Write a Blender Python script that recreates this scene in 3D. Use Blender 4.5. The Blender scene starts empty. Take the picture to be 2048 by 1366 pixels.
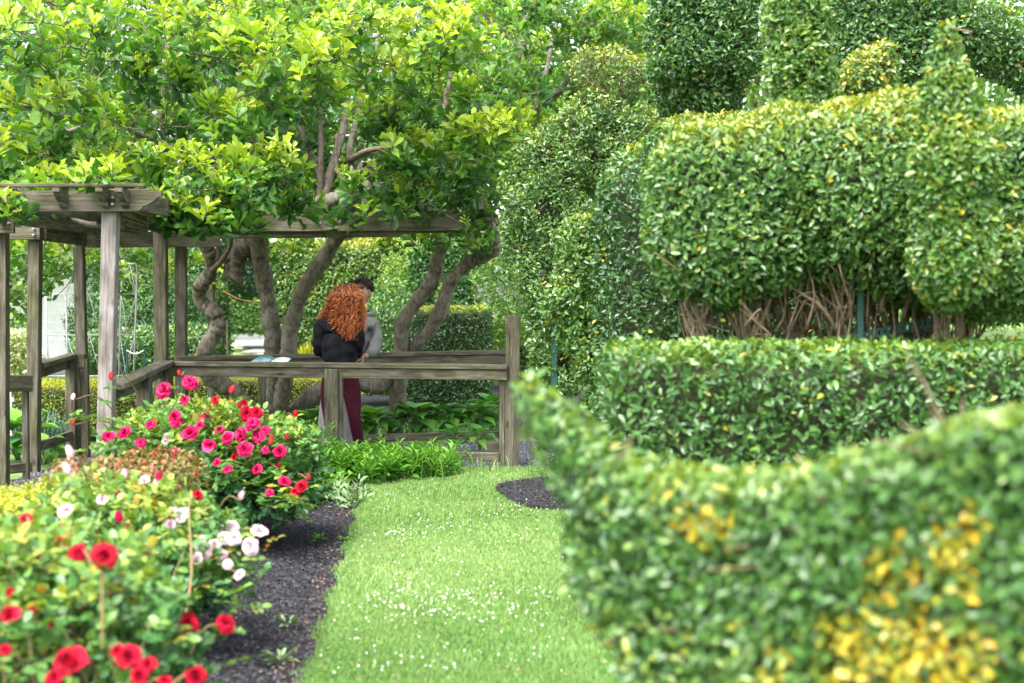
import bpy, math
import numpy as np
from mathutils import Vector, Matrix

# ------------------------------------------------------------------ camera, sky, sun
S = bpy.context.scene
COL = S.collection
FPX, CX, CY, CAMZ = 2844.0, 1024.0, 683.0, 1.55
TH = math.atan((683 - 587) / FPX)
cam_data = bpy.data.cameras.new('camera')
cam = bpy.data.objects.new('camera', cam_data); COL.objects.link(cam)
cam.location = (0, 0, CAMZ)
cam.rotation_euler = (math.pi / 2 - TH, 0, 0)
cam_data.sensor_width = 36.0
cam_data.lens = 36.0 * FPX / 2048.0
cam_data.clip_start = 0.05; cam_data.clip_end = 600
cam_data.dof.use_dof = True
cam_data.dof.focus_distance = 12.3
cam_data.dof.aperture_fstop = 2.1
cam_data.dof.aperture_blades = 9
S.camera = cam

SUN_EL, SUN_AZ = math.radians(58), math.radians(205)   # azimuth measured clockwise from +Y
world = bpy.data.worlds.new("World"); S.world = world
world.use_nodes = True
wn, wl = world.node_tree.nodes, world.node_tree.links
bg = wn['Background']
sky = wn.new('ShaderNodeTexSky'); sky.sky_type = 'NISHITA'; sky.sun_disc = False
sky.sun_elevation = SUN_EL; sky.sun_rotation = SUN_AZ
sky.air_density = 1.0; sky.dust_density = 3.0; sky.ozone_density = 1.0
hs = wn.new('ShaderNodeHueSaturation'); hs.inputs['Saturation'].default_value = 0.45
wl.new(sky.outputs[0], hs.inputs['Color']); wl.new(hs.outputs[0], bg.inputs[0])
bg.inputs[1].default_value = 0.15
sd = bpy.data.lights.new('sun', 'SUN'); sun = bpy.data.objects.new('sun', sd); COL.objects.link(sun)
sd.energy = 1.5; sd.angle = math.radians(34); sd.color = (1.0, 0.96, 0.88)
sv = Vector((math.sin(SUN_AZ) * math.cos(SUN_EL), math.cos(SUN_AZ) * math.cos(SUN_EL), math.sin(SUN_EL)))
sun.rotation_euler = sv.to_track_quat('Z', 'Y').to_euler()
sun.location = (0, 0, 20)
S.view_settings.view_transform = 'Standard'; S.view_settings.look = 'None'
S.view_settings.exposure = 2.42; S.view_settings.gamma = 1.0
S.view_settings.use_curve_mapping = False
S.cycles.max_bounces = 7; S.cycles.diffuse_bounces = 4; S.cycles.transmission_bounces = 5
S.cycles.transparent_max_bounces = 4; S.cycles.use_denoising = True
S.cycles.caustics_reflective = False; S.cycles.caustics_refractive = False

# ------------------------------------------------------------------ helpers
def P(px, py, Y):
    """world point at depth Y along a viewing ray of the photograph (2048 px wide)"""
    dx = (px - CX) / FPX; dv = -(py - CY) / FPX
    d = np.array([dx, math.cos(TH) + dv * math.sin(TH), -math.sin(TH) + dv * math.cos(TH)])
    return np.array([0, 0, CAMZ]) + d * (Y / d[1])

def G(px, py, z=0.0):
    dx = (px - CX) / FPX; dv = -(py - CY) / FPX
    d = np.array([dx, math.cos(TH) + dv * math.sin(TH), -math.sin(TH) + dv * math.cos(TH)])
    return np.array([0, 0, CAMZ]) + d * ((z - CAMZ) / d[2])

def proj(p):
    p = np.atleast_2d(p)
    q = p - np.array([0, 0, CAMZ])
    f = q[:, 1] * math.cos(TH) - q[:, 2] * math.sin(TH)
    u = q[:, 1] * math.sin(TH) + q[:, 2] * math.cos(TH)
    return CX + FPX * q[:, 0] / f, CY - FPX * u / f

def norm(v):
    v = np.asarray(v, float)
    return v / (np.linalg.norm(v, axis=-1, keepdims=True) + 1e-12)

def off(parent):
    return -parent.location if parent.parent is None else Vector((0, 0, 0))

class Geo:
    """collects vertices, polygons and one float attribute; build() links ONE mesh object"""
    def __init__(s):
        s.v = []; s.f = []; s.t = []; s.n = 0; s.mi = []
    def add(s, v, faces, t=0.5, mi=0):
        v = np.asarray(v, float).reshape(-1, 3)
        s.v.append(v)
        s.t.append(np.broadcast_to(np.asarray(t, float), (len(v),)).copy())
        for fa in faces:
            fa = np.asarray(fa, int)
            if fa.ndim == 1: fa = fa[None]
            s.f.append(fa + s.n); s.mi.append(np.full(len(fa), mi))
        s.n += len(v)
    def mesh(s, name, mats, smooth=True):
        me = bpy.data.meshes.new(name)
        V = np.concatenate(s.v) if s.v else np.zeros((0, 3))
        me.vertices.add(len(V)); me.vertices.foreach_set('co', V.ravel())
        tot = np.concatenate([np.full(len(f), f.shape[1]) for f in s.f])
        loops = np.concatenate([f.ravel() for f in s.f])
        start = np.concatenate([[0], np.cumsum(tot)[:-1]])
        me.loops.add(len(loops)); me.loops.foreach_set('vertex_index', loops)
        me.polygons.add(len(tot)); me.polygons.foreach_set('loop_start', start)
        me.polygons.foreach_set('loop_total', tot)
        me.polygons.foreach_set('material_index', np.concatenate(s.mi))
        me.polygons.foreach_set('use_smooth', np.full(len(tot), smooth))
        a = me.attributes.new('t', 'FLOAT', 'POINT'); a.data.foreach_set('value', np.concatenate(s.t))
        if not isinstance(mats, (list, tuple)): mats = [mats]
        for m in mats: me.materials.append(m)
        me.update(calc_edges=True); me.validate()
        return me
    def build(s, name, mats, parent=None, smooth=True):
        o = bpy.data.objects.new(name, s.mesh(name, mats, smooth)); COL.objects.link(o)
        if parent is not None:
            o.parent = parent; o.location = off(parent)
        return o

def tag(o, label=None, cat=None, group=None, kind=None):
    if label: o['label'] = label
    if cat: o['category'] = cat
    if group: o['group'] = group
    if kind: o['kind'] = kind
    return o

def thing(name, label, cat, loc, group=None):
    o = bpy.data.objects.new(name, None); COL.objects.link(o)
    o.empty_display_size = 0.1
    o.location = Vector([float(c) for c in loc])
    return tag(o, label, cat, group)

def inst(name, me, mat4, parent=None):
    o = bpy.data.objects.new(name, me); COL.objects.link(o)
    if parent is not None:
        o.parent = parent
        mat4 = Matrix.Translation(off(parent)) @ mat4
    o.matrix_basis = mat4
    return o

def frame(p, x, zhint):
    x = Vector(x).normalized(); z = Vector(zhint)
    y = z.cross(x)
    if y.length < 1e-6: y = Vector((0, 1, 0)).cross(x)
    y.normalize(); z = x.cross(y)
    m = Matrix((x, y, z)).transposed().to_4x4(); m.translation = Vector(p)
    return m

def tube(g, pts, rad, sides=8, t=0.5, mi=0, rough=0.0, rng=None, caps=True):
    pts = np.asarray(pts, float); n = len(pts)
    rad = np.broadcast_to(np.asarray(rad, float), (n,))
    tan = norm(np.gradient(pts, axis=0))
    up = np.array([0, 0, 1.0]) if abs(tan[0][2]) < 0.9 else np.array([0, 1.0, 0])
    V = []
    u = norm(np.cross(tan[0], up))
    for i in range(n):
        u = norm(u - tan[i] * np.dot(u, tan[i])); w = np.cross(tan[i], u)
        a = np.arange(sides) * 2 * math.pi / sides
        r = rad[i] * np.ones(sides)
        if rough and rng is not None: r = r * (1 + rough * rng.normal(size=sides))
        V.append(pts[i] + np.outer(np.cos(a) * r, u) + np.outer(np.sin(a) * r, w))
    V = np.concatenate(V)
    i, j = np.meshgrid(np.arange(n - 1), np.arange(sides), indexing='ij')
    a = i * sides + j; b = i * sides + (j + 1) % sides
    q = np.stack([a, b, b + sides, a + sides], -1).reshape(-1, 4)
    fs = [q]
    if caps:
        fs += [np.arange(sides)[::-1][None], (np.arange(sides) + (n - 1) * sides)[None]]
    g.add(V, fs, t, mi)

def spline(pts, k=6):
    """Catmull-Rom through rows of pts (any number of columns)"""
    p = np.asarray(pts, float)
    if len(p) < 3: 
        s = np.linspace(0, 1, k + 1)[:, None]
        return p[0] * (1 - s) + p[-1] * s
    q = np.vstack([2 * p[0] - p[1], p, 2 * p[-1] - p[-2]])
    out = []
    for i in range(1, len(q) - 2):
        s = np.linspace(0, 1, k, endpoint=False)[:, None]
        a, b, c, d = q[i - 1], q[i], q[i + 1], q[i + 2]
        out.append(0.5 * (2 * b + (c - a) * s + (2 * a - 5 * b + 4 * c - d) * s ** 2 + (-a + 3 * b - 3 * c + d) * s ** 3))
    out.append(p[-1][None])
    return np.concatenate(out)

def boxgeo(g, c, h, t=0.5, mi=0, R=None):
    v = np.array([[x, y, z] for x in (-1, 1) for y in (-1, 1) for z in (-1, 1)], float) * h
    if R is not None: v = v @ np.asarray(R).T
    f = np.array([[0, 1, 3, 2], [4, 6, 7, 5], [0, 4, 5, 1], [2, 3, 7, 6], [0, 2, 6, 4], [1, 5, 7, 3]])
    g.add(v + np.asarray(c), [f], t, mi)

def bevel_box(lx, ly, lz, b, name, mat):
    """bevelled box, length along X, centred; 44 triangles"""
    import bmesh
    bm = bmesh.new(); bmesh.ops.create_cube(bm, size=1)
    for v in bm.verts: v.co = Vector((v.co.x * lx, v.co.y * ly, v.co.z * lz))
    bmesh.ops.bevel(bm, geom=bm.edges[:], offset=b, segments=1, affect='EDGES')
    me = bpy.data.meshes.new(name); bm.to_mesh(me); bm.free()
    me.materials.append(mat)
    return me

def board(name, a, b, w, h, mat, parent=None, up=(0, 0, 1), bev=0.004, top=None):
    """a real board from a to b; w across, h along up; a/b are centre-line ends"""
    a = Vector([float(x) for x in a]); b = Vector([float(x) for x in b])
    L = (b - a).length
    me = bevel_box(L, w, h, bev, name, mat)
    return inst(name, me, frame((a + b) / 2, b - a, up), parent)

# ------------------------------------------------------------------ leaf geometry
T4 = (np.array([[0, 0, 0], [.5, -.5, .10], [.5, 0, 0], [.5, .5, .10], [1, 0, -.08]]),
      [np.array([[0, 2, 1], [1, 2, 4], [0, 3, 2], [2, 3, 4]])[:, ::-1]])
T8 = (np.array([[0, 0, 0], [.28, -.42, .10], [.28, 0, .0], [.28, .42, .10], [.68, -.42, .07], [.68, 0, -.02], [.68, .42, .07], [1, 0, -.12]]),
      [np.array([[0, 2, 1], [0, 3, 2], [4, 5, 7], [5, 6, 7]]), np.array([[1, 2, 5, 4], [2, 3, 6, 5]])])
# obovate magnolia leaf with a slightly wavy rim, 20 triangles
_u = [0.12, .34, .58, .80]; _w = [.10, .30, .47, .44]
_mv = [[0, 0, 0]]
for k, (u, w) in enumerate(zip(_u, _w)):
    _mv += [[u, -w, .08 + .035 * (-1) ** k], [u, 0, -.02 * k], [u, w, .08 - .035 * (-1) ** k]]
_mv += [[1.0, 0, -.13]]
_q = []
for k in range(3):
    b = 1 + 3 * k
    _q += [[b, b + 1, b + 4, b + 3], [b + 1, b + 2, b + 5, b + 4]]
TM = (np.array(_mv), [np.array([[0, 2, 1], [0, 3, 2], [10, 11, 13], [11, 12, 13]]), np.array(_q)])

def leaves(g, p, d, n, L, W, tmpl=T4, t=0.5, curl=1.0, mi=0):
    p = np.atleast_2d(p); N = len(p)
    if N == 0: return
    d = norm(d); n = np.asarray(n, float); n = norm(n - d * np.sum(n * d, -1, keepdims=True))
    s = np.cross(n, d)
    L = np.broadcast_to(L, (N,))[:, None, None]; W = np.broadcast_to(W, (N,))[:, None, None]
    curl = np.broadcast_to(curl, (N,))[:, None]
    T, F = tmpl; K = len(T)
    u, v, w = T[:, 0], T[:, 1], T[:, 2]
    V = p[:, None] + d[:, None] * (u[None, :, None] * L) + s[:, None] * (v[None, :, None] * W) + n[:, None] * ((w[None, :] * curl)[..., None] * L)
    off = (np.arange(N) * K)[:, None, None]
    fs = [(f[None] + off).reshape(-1, f.shape[1]) for f in F]
    t = np.broadcast_to(t, (N,))
    g.add(V.reshape(-1, 3), fs, np.repeat(t, K), mi)

_leafmesh = {}
def leaf_objects(parent, idx, p, d, n, L, W, tmpl, mat, t, curl=1.0, name='leaf', ratio=None):
    """single leaves as parts; they share a few meshes (one per shade of green)"""
    d = norm(d); n = norm(n - d * np.sum(n * d, -1, keepdims=True)); s = np.cross(n, d)
    pl = np.array(parent.location)
    for i in idx:
        tq = round(float(t[i]) * 12) / 12
        key = (mat.name, tq, id(tmpl))
        if key not in _leafmesh:
            g = Geo(); T, F = tmpl
            g.add(T, F, tq); _leafmesh[key] = g.mesh('leaf', mat)
        m = np.eye(4)
        m[:3, 0] = d[i] * L[i]; m[:3, 1] = s[i] * W[i]; m[:3, 2] = n[i] * L[i]; m[:3, 3] = p[i] - pl
        o = bpy.data.objects.new(name, _leafmesh[key]); COL.objects.link(o)
        o.parent = parent; o.matrix_basis = Matrix(m.tolist())

# ------------------------------------------------------------------ materials
def newmat(name):
    m = bpy.data.materials.new(name); m.use_nodes = True
    nt = m.node_tree; b = nt.nodes['Principled BSDF']
    return m, nt, nt.nodes, nt.links, b

def rampnode(nodes, stops):
    r = nodes.new('ShaderNodeValToRGB'); e = r.color_ramp.elements
    while len(e) > 1: e.remove(e[-1])
    e[0].position = stops[0][0]; e[0].color = (*stops[0][1], 1)
    for p_, c in stops[1:]:
        k = e.new(p_); k.color = (*c, 1)
    return r

def leafmat(name, stops, rough=.42, trans=.35, spec=.5, tint=(1.35, 1.25, .45)):
    m, nt, N, Lk, b = newmat(name)
    at = N.new('ShaderNodeAttribute'); at.attribute_name = 't'
    r = rampnode(N, stops); Lk.new(at.outputs['Fac'], r.inputs[0])
    hsv = N.new('ShaderNodeHueSaturation')
    geo = N.new('ShaderNodeNewGeometry')
    mr = N.new('ShaderNodeMapRange'); mr.inputs['To Min'].default_value = .78; mr.inputs['To Max'].default_value = 1.25
    Lk.new(geo.outputs['Random Per Island'], mr.inputs['Value'])
    Lk.new(mr.outputs[0], hsv.inputs['Value']); Lk.new(r.outputs[0], hsv.inputs['Color'])
    Lk.new(hsv.outputs[0], b.inputs['Base Color'])
    b.inputs['Roughness'].default_value = rough
    b.inputs['Specular IOR Level'].default_value = spec
    tr = N.new('ShaderNodeBsdfTranslucent')
    mul = N.new('ShaderNodeMix'); mul.data_type = 'RGBA'; mul.blend_type = 'MULTIPLY'; mul.inputs['Factor'].default_value = 1
    Lk.new(hsv.outputs[0], mul.inputs[6]); mul.inputs[7].default_value = (*tint, 1)
    Lk.new(mul.outputs[2], tr.inputs['Color'])
    mx = N.new('ShaderNodeMixShader'); mx.inputs[0].default_value = trans
    Lk.new(b.outputs[0], mx.inputs[1]); Lk.new(tr.outputs[0], mx.inputs[2])
    Lk.new(mx.outputs[0], N['Material Output'].inputs['Surface'])
    return m

def noisemat(name, c1, c2, scale=8, rough=.8, bump=.3, stretch=(1, 1, 1), detail=6, c3=None, spec=.3, bumpdist=.01, coord='Object', rnd=True):
    m, nt, N, Lk, b = newmat(name)
    tc = N.new('ShaderNodeTexCoord'); mp = N.new('ShaderNodeMapping')
    mp.inputs['Scale'].default_value = stretch
    src = tc.outputs[coord]
    Lk.new(src, mp.inputs['Vector'])
    if rnd:
        oi = N.new('ShaderNodeObjectInfo'); sc = N.new('ShaderNodeMath'); sc.operation = 'MULTIPLY'; sc.inputs[1].default_value = 37.0
        Lk.new(oi.outputs['Random'], sc.inputs[0])
        cb = N.new('ShaderNodeCombineXYZ')
        for k in range(3): Lk.new(sc.outputs[0], cb.inputs[k])
        Lk.new(cb.outputs[0], mp.inputs['Location'])
    no = N.new('ShaderNodeTexNoise'); no.inputs['Scale'].default_value = scale; no.inputs['Detail'].default_value = detail
    no.inputs['Roughness'].default_value = .65
    Lk.new(mp.outputs[0], no.inputs['Vector'])
    st = [(.32, c1), (.68, c2)]
    r = rampnode(N, st); Lk.new(no.outputs[0], r.inputs[0])
    out = r.outputs[0]
    if c3 is not None:
        n2 = N.new('ShaderNodeTexNoise'); n2.inputs['Scale'].default_value = scale * .35; n2.inputs['Detail'].default_value = 4
        Lk.new(mp.outputs[0], n2.inputs['Vector'])
        r2 = rampnode(N, [(.52, (0, 0, 0)), (.66, (1, 1, 1))]); Lk.new(n2.outputs[0], r2.inputs[0])
        mx = N.new('ShaderNodeMix'); mx.data_type = 'RGBA'
        Lk.new(r2.outputs[0], mx.inputs['Factor']); Lk.new(out, mx.inputs[6]); mx.inputs[7].default_value = (*c3, 1)
        out = mx.outputs[2]
    Lk.new(out, b.inputs['Base Color'])
    b.inputs['Roughness'].default_value = rough; b.inputs['Specular IOR Level'].default_value = spec
    if bump:
        bp = N.new('ShaderNodeBump'); bp.inputs['Strength'].default_value = bump; bp.inputs['Distance'].default_value = bumpdist
        Lk.new(no.outputs[0], bp.inputs['Height']); Lk.new(bp.outputs[0], b.inputs['Normal'])
    return m

M = {}
# privet / topiary leaves: 0 = old dark .. 0.6 = fresh green .. 0.8 = yellow-green .. 1 = yellow
M['privet'] = leafmat('privet_leaf', [(0, (.022, .070, .020)), (.35, (.048, .130, .030)), (.6, (.095, .205, .040)), (.8, (.20, .28, .040)), (.92, (.38, .33, .03)), (1, (.58, .36, .02))], rough=.36, trans=.32, spec=.7)
M['magnolia'] = leafmat('magnolia_leaf', [(0, (.022, .075, .015)), (.4, (.060, .175, .026)), (.7, (.15, .28, .033)), (1, (.31, .41, .06))], rough=.40, trans=.42, tint=(1.42, 1.38, .32))
M['yew'] = leafmat('yew_needles', [(0, (.010, .045, .012)), (.6, (.03, .11, .02)), (1, (.11, .22, .04))], rough=.5, trans=.15)
M['golden'] = leafmat('golden_leaf', [(0, (.06, .13, .015)), (.5, (.22, .30, .02)), (1, (.48, .46, .03))], rough=.45, trans=.35)
M['rose_leaf'] = leafmat('rose_leaf', [(0, (.022, .085, .026)), (.45, (.055, .16, .040)), (.75, (.14, .27, .05)), (.9, (.30, .36, .05)), (1, (.36, .13, .03))], rough=.38, trans=.3)
M['hosta'] = leafmat('hosta_leaf', [(0, (.03, .12, .03)), (.6, (.06, .20, .03)), (1, (.16, .34, .04))], rough=.42, trans=.3)
M['phlox'] = leafmat('phlox_leaf', [(0, (.03, .12, .015)), (.6, (.08, .24, .02)), (1, (.17, .37, .04))], rough=.5, trans=.35)
M['lamb'] = leafmat('woolly_leaf', [(0, (.09, .17, .07)), (1, (.20, .28, .14))], rough=.9, trans=.15, spec=.1)
M['strap'] = leafmat('strap_leaf', [(0, (.035, .09, .06)), (1, (.10, .20, .12))], rough=.45, trans=.2)
M['grass'] = leafmat('grass_blade', [(0, (.085, .18, .035)), (.5, (.165, .31, .078)), (.85, (.27, .40, .14)), (1, (.40, .36, .17))], rough=.6, trans=.35, tint=(1.2, 1.2, .6))
M['far'] = leafmat('far_leaf', [(0, (.03, .09, .02)), (.5, (.09, .20, .035)), (1, (.22, .35, .06))], rough=.55, trans=.35)
M['bark'] = noisemat('grey_brown_bark', (.062, .052, .039), (.24, .205, .16), scale=34, stretch=(1, 1, .35), bump=1.0, c3=(.20, .195, .15), bumpdist=.02)
M['twig'] = noisemat('twig_bark', (.07, .05, .036), (.17, .135, .105), scale=20, bump=.2)
M['stem'] = noisemat('privet_stem', (.075, .055, .032), (.21, .16, .10), scale=30, bump=.3)
M['inner'] = noisemat('dark_filler_core', (.016, .022, .008), (.050, .055, .022), scale=40, bump=.8, bumpdist=.03)  # dark colour for the solid cores added inside hedges in place of twigs
M['cane'] = noisemat('rose_cane', (.10, .14, .04), (.26, .12, .07), scale=12, bump=.1)
M['gstem'] = noisemat('green_stem', (.07, .16, .03), (.12, .24, .05), scale=12, bump=.1)
def petalmat(name, stops, rough=.55):
    return leafmat(name, stops, rough=rough, trans=.15, spec=.08, tint=(1.2, .6, .8))
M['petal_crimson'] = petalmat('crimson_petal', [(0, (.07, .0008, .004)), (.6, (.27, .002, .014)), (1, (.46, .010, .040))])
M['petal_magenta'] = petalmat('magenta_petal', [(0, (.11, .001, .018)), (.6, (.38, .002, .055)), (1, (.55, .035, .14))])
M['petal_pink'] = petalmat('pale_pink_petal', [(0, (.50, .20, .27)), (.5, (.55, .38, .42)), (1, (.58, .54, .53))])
M['petal_coral'] = petalmat('coral_bud', [(0, (.30, .006, .015)), (1, (.50, .05, .05))])
M['clover'] = leafmat('clover_head', [(0, (.40, .42, .33)), (1, (.58, .58, .53))], rough=.8, trans=.2, tint=(1, 1, 1))
M['mulch'] = noisemat('black_mulch', (.010, .010, .013), (.034, .032, .037), scale=60, rough=.9, bump=1, bumpdist=.02)
M['chip'] = leafmat('mulch_chip', [(0, (.010, .010, .012)), (.6, (.037, .036, .041)), (.8, (.078, .076, .084)), (.93, (.12, .10, .08)), (1, (.30, .16, .08))], rough=.75, trans=0, spec=.3)
M['gravel'] = noisemat('grey_gravel', (.05, .053, .06), (.15, .155, .17), scale=120, rough=.9, bump=1, bumpdist=.01)
M['stone_chip'] = leafmat('gravel_stone', [(0, (.03, .033, .04)), (1, (.20, .205, .225))], rough=.8, trans=0)
M['turf'] = noisemat('turf_soil', (.08, .13, .03), (.15, .21, .06), scale=30, rough=.95, bump=.6)
M['ground'] = noisemat('garden_ground', (.07, .13, .03), (.16, .24, .06), scale=4, rough=.95, bump=.4, rnd=False, c3=(.16, .15, .09))
M['path'] = noisemat('pale_path', (.22, .215, .20), (.32, .31, .29), scale=10, rough=.9, bump=.2)
M['slab'] = noisemat('stone_slab', (.15, .145, .13), (.26, .25, .23), scale=8, rough=.9, bump=.3, c3=(.20, .24, .13))

def woodmat(name, c1, c2, c3, moss=None):
    m, nt, N, Lk, b = newmat(name)
    tc = N.new('ShaderNodeTexCoord'); oi = N.new('ShaderNodeObjectInfo')
    mu = N.new('ShaderNodeMath'); mu.operation = 'MULTIPLY'; mu.inputs[1].default_value = 91
    Lk.new(oi.outputs['Random'], mu.inputs[0])
    cb = N.new('ShaderNodeCombineXYZ')
    for k in range(3): Lk.new(mu.outputs[0], cb.inputs[k])
    mp = N.new('ShaderNodeMapping'); mp.inputs['Scale'].default_value = (1.6, 30, 30)
    Lk.new(tc.outputs['Object'], mp.inputs['Vector']); Lk.new(cb.outputs[0], mp.inputs['Location'])
    no = N.new('ShaderNodeTexNoise'); no.inputs['Scale'].default_value = 2.2; no.inputs['Detail'].default_value = 8; no.inputs['Roughness'].default_value = .7
    no.inputs['Distortion'].default_value = .25
    Lk.new(mp.outputs[0], no.inputs['Vector'])
    r = rampnode(N, [(.30, c1), (.50, c2), (.70, c3)]); Lk.new(no.outputs[0], r.inputs[0])
    # broad weathering blotches
    mp2 = N.new('ShaderNodeMapping'); mp2.inputs['Scale'].default_value = (1.5, 4, 4); Lk.new(tc.outputs['Object'], mp2.inputs['Vector']); Lk.new(cb.outputs[0], mp2.inputs['Location'])
    n2 = N.new('ShaderNodeTexNoise'); n2.inputs['Scale'].default_value = 2.0; n2.inputs['Detail'].default_value = 5; Lk.new(mp2.outputs[0], n2.inputs['Vector'])
    out = r.outputs[0]
    if moss:
        r2 = rampnode(N, [(.45, (0, 0, 0)), (.65, (.75, .75, .75))]); Lk.new(n2.outputs[0], r2.inputs[0])
        mx = N.new('ShaderNodeMix'); mx.data_type = 'RGBA'; mx.blend_type = 'MULTIPLY'
        Lk.new(r2.outputs[0], mx.inputs['Factor']); Lk.new(out, mx.inputs[6]); mx.inputs[7].default_value = (*moss, 1)
        out = mx.outputs[2]
    # fine checks running with the grain, and dark water stains
    mpc = N.new('ShaderNodeMapping'); mpc.inputs['Scale'].default_value = (3.0, 110, 110); Lk.new(tc.outputs['Object'], mpc.inputs['Vector']); Lk.new(cb.outputs[0], mpc.inputs['Location'])
    nc = N.new('ShaderNodeTexNoise'); nc.inputs['Scale'].default_value = 1.0; nc.inputs['Detail'].default_value = 3; Lk.new(mpc.outputs[0], nc.inputs['Vector'])
    rc = rampnode(N, [(.30, (.30, .28, .26)), (.40, (1, 1, 1))]); Lk.new(nc.outputs[0], rc.inputs[0])
    mcx = N.new('ShaderNodeMix'); mcx.data_type = 'RGBA'; mcx.blend_type = 'MULTIPLY'; mcx.inputs['Factor'].default_value = .8
    Lk.new(out, mcx.inputs[6]); Lk.new(rc.outputs[0], mcx.inputs[7]); out = mcx.outputs[2]
    ns = N.new('ShaderNodeTexNoise'); ns.inputs['Scale'].default_value = 3.5; ns.inputs['Detail'].default_value = 7; Lk.new(mp2.outputs[0], ns.inputs['Vector'])
    rsn = rampnode(N, [(.36, (.50, .48, .42)), (.56, (1, 1, 1))]); Lk.new(ns.outputs[0], rsn.inputs[0])
    msx = N.new('ShaderNodeMix'); msx.data_type = 'RGBA'; msx.blend_type = 'MULTIPLY'; msx.inputs['Factor'].default_value = .85
    Lk.new(out, msx.inputs[6]); Lk.new(rsn.outputs[0], msx.inputs[7]); out = msx.outputs[2]
    # dark knots
    vo = N.new('ShaderNodeTexVoronoi'); vo.inputs['Scale'].default_value = 1.0
    mp3 = N.new('ShaderNodeMapping'); mp3.inputs['Scale'].default_value = (2.2, 6, 6); Lk.new(tc.outputs['Object'], mp3.inputs['Vector']); Lk.new(cb.outputs[0], mp3.inputs['Location'])
    Lk.new(mp3.outputs[0], vo.inputs['Vector'])
    r3 = rampnode(N, [(.05, (.25, .22, .2)), (.10, (1, 1, 1))]); Lk.new(vo.outputs['Distance'], r3.inputs[0])
    mk = N.new('ShaderNodeMix'); mk.data_type = 'RGBA'; mk.blend_type = 'MULTIPLY'; mk.inputs['Factor'].default_value = .8
    Lk.new(out, mk.inputs[6]); Lk.new(r3.outputs[0], mk.inputs[7])
    Lk.new(mk.outputs[2], b.inputs['Base Color'])
    b.inputs['Roughness'].default_value = .85; b.inputs['Specular IOR Level'].default_value = .2
    bp = N.new('ShaderNodeBump'); bp.inputs['Strength'].default_value = .6; bp.inputs['Distance'].default_value = .006
    Lk.new(no.outputs[0], bp.inputs['Height']); Lk.new(bp.outputs[0], b.inputs['Normal'])
    return m
M['wood'] = woodmat('weathered_wood', (.044, .040, .029), (.112, .102, .075), (.200, .185, .145), moss=(.72, .82, .50))
M['wood_pale'] = woodmat('silvery_wood', (.10, .086, .078), (.20, .18, .168), (.29, .27, .25))
M['white'] = noisemat('white_paint', (.50, .50, .50), (.62, .62, .62), scale=6, rough=.6, bump=.1)
M['metal'] = noisemat('grey_metal_rod', (.25, .24, .25), (.45, .44, .46), scale=30, rough=.45, bump=.05)
M['green_paint'] = noisemat('green_painted_steel', (.012, .045, .036), (.02, .07, .052), scale=20, rough=.5, bump=.1)

# ------------------------------------------------------------------ ground
def sheet(name, poly, z, mat, kind='structure', sub=0, amp=0.0, seed=0, label=None):
    import bmesh
    bm = bmesh.new(); vs = [bm.verts.new((p[0], p[1], z)) for p in poly]; bm.faces.new(vs)
    bmesh.ops.triangulate(bm, faces=bm.faces[:])
    for _ in range(sub):
        bmesh.ops.subdivide_edges(bm, edges=[e for e in bm.edges if e.calc_length() > .12], cuts=1)
        bmesh.ops.triangulate(bm, faces=bm.faces[:])
    if amp:
        for v in bm.verts:
            x, y = v.co.x, v.co.y
            v.co.z += amp * (math.sin(x * 7.1 + 1.3) * math.sin(y * 5.3) + .5 * math.sin(x * 17 + y * 13)) * .5
    bm.normal_update()
    for f in bm.faces:
        if f.normal.z < 0: f.normal_flip()
    me = bpy.data.meshes.new(name); bm.to_mesh(me); bm.free(); me.materials.append(mat)
    o = bpy.data.objects.new(name, me); COL.objects.link(o); o['kind'] = kind
    return o

def inside(poly, x, y):
    r = np.zeros(len(x), bool); n = len(poly)
    for i in range(n):
        x1, y1 = poly[i][:2]; x2, y2 = poly[(i + 1) % n][:2]
        c = ((y1 > y) != (y2 > y))
        xi = (x2 - x1) * (y - y1) / ((y2 - y1) if y2 != y1 else 1e-9) + x1
        r ^= c & (x < xi)
    return r

sheet('ground', [(-150, -20), (150, -20), (150, 250), (-150, 250)], -.03, M['ground'])
gravel_poly = [(-6.5, 7.6), tuple(G(0, 1030)[:2]), tuple(G(60, 1000)[:2]), tuple(G(200, 985)[:2]), (-1.9, 12.0), (-1.0, 12.15), tuple(G(900, 940)[:2]), (.6, 12.55),
               (1.2, 12.6), (2.6, 13.2), (2.4, 15.2), (-.1, 15.0), (-2.8, 14.45), (-3.9, 14.5), (-4.15, 12.6), tuple(G(30, 955)[:2]), (-6.5, 11.0)]
sheet('gravel_path', gravel_poly, -.020, M['gravel'], sub=3, amp=.008)
L0 = G(625, 1366); L1 = G(704, 1100); L2 = G(738, 975)
lawn_poly = [(-.62, 1.5), tuple(L0[:2]), tuple(L1[:2]), tuple(L2[:2]), tuple(G(800, 950)[:2]), tuple(G(900, 938)[:2]), tuple(G(1060, 936)[:2]), (1.6, 12.6), (3.8, 12.4), (3.8, 1.5)]
sheet('lawn', lawn_poly, .012, M['turf'], sub=2, amp=.01)
mulch_poly = [(-.68, 1.5), (L0[0] - .02, L0[1]), (L1[0] - .02, L1[1]), (L2[0] - .01, L2[1]), tuple(G(745, 960)[:2]), (-1.3, 12.0), (-2.1, 11.7), tuple(G(215, 1000)[:2]), tuple(G(60, 1015)[:2]), tuple(G(0, 1040)[:2]), (-6, 7.0), (-6, 1.5)]
sheet('mulch_bed', mulch_poly, -.008, M['mulch'], sub=4, amp=.02)
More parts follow.
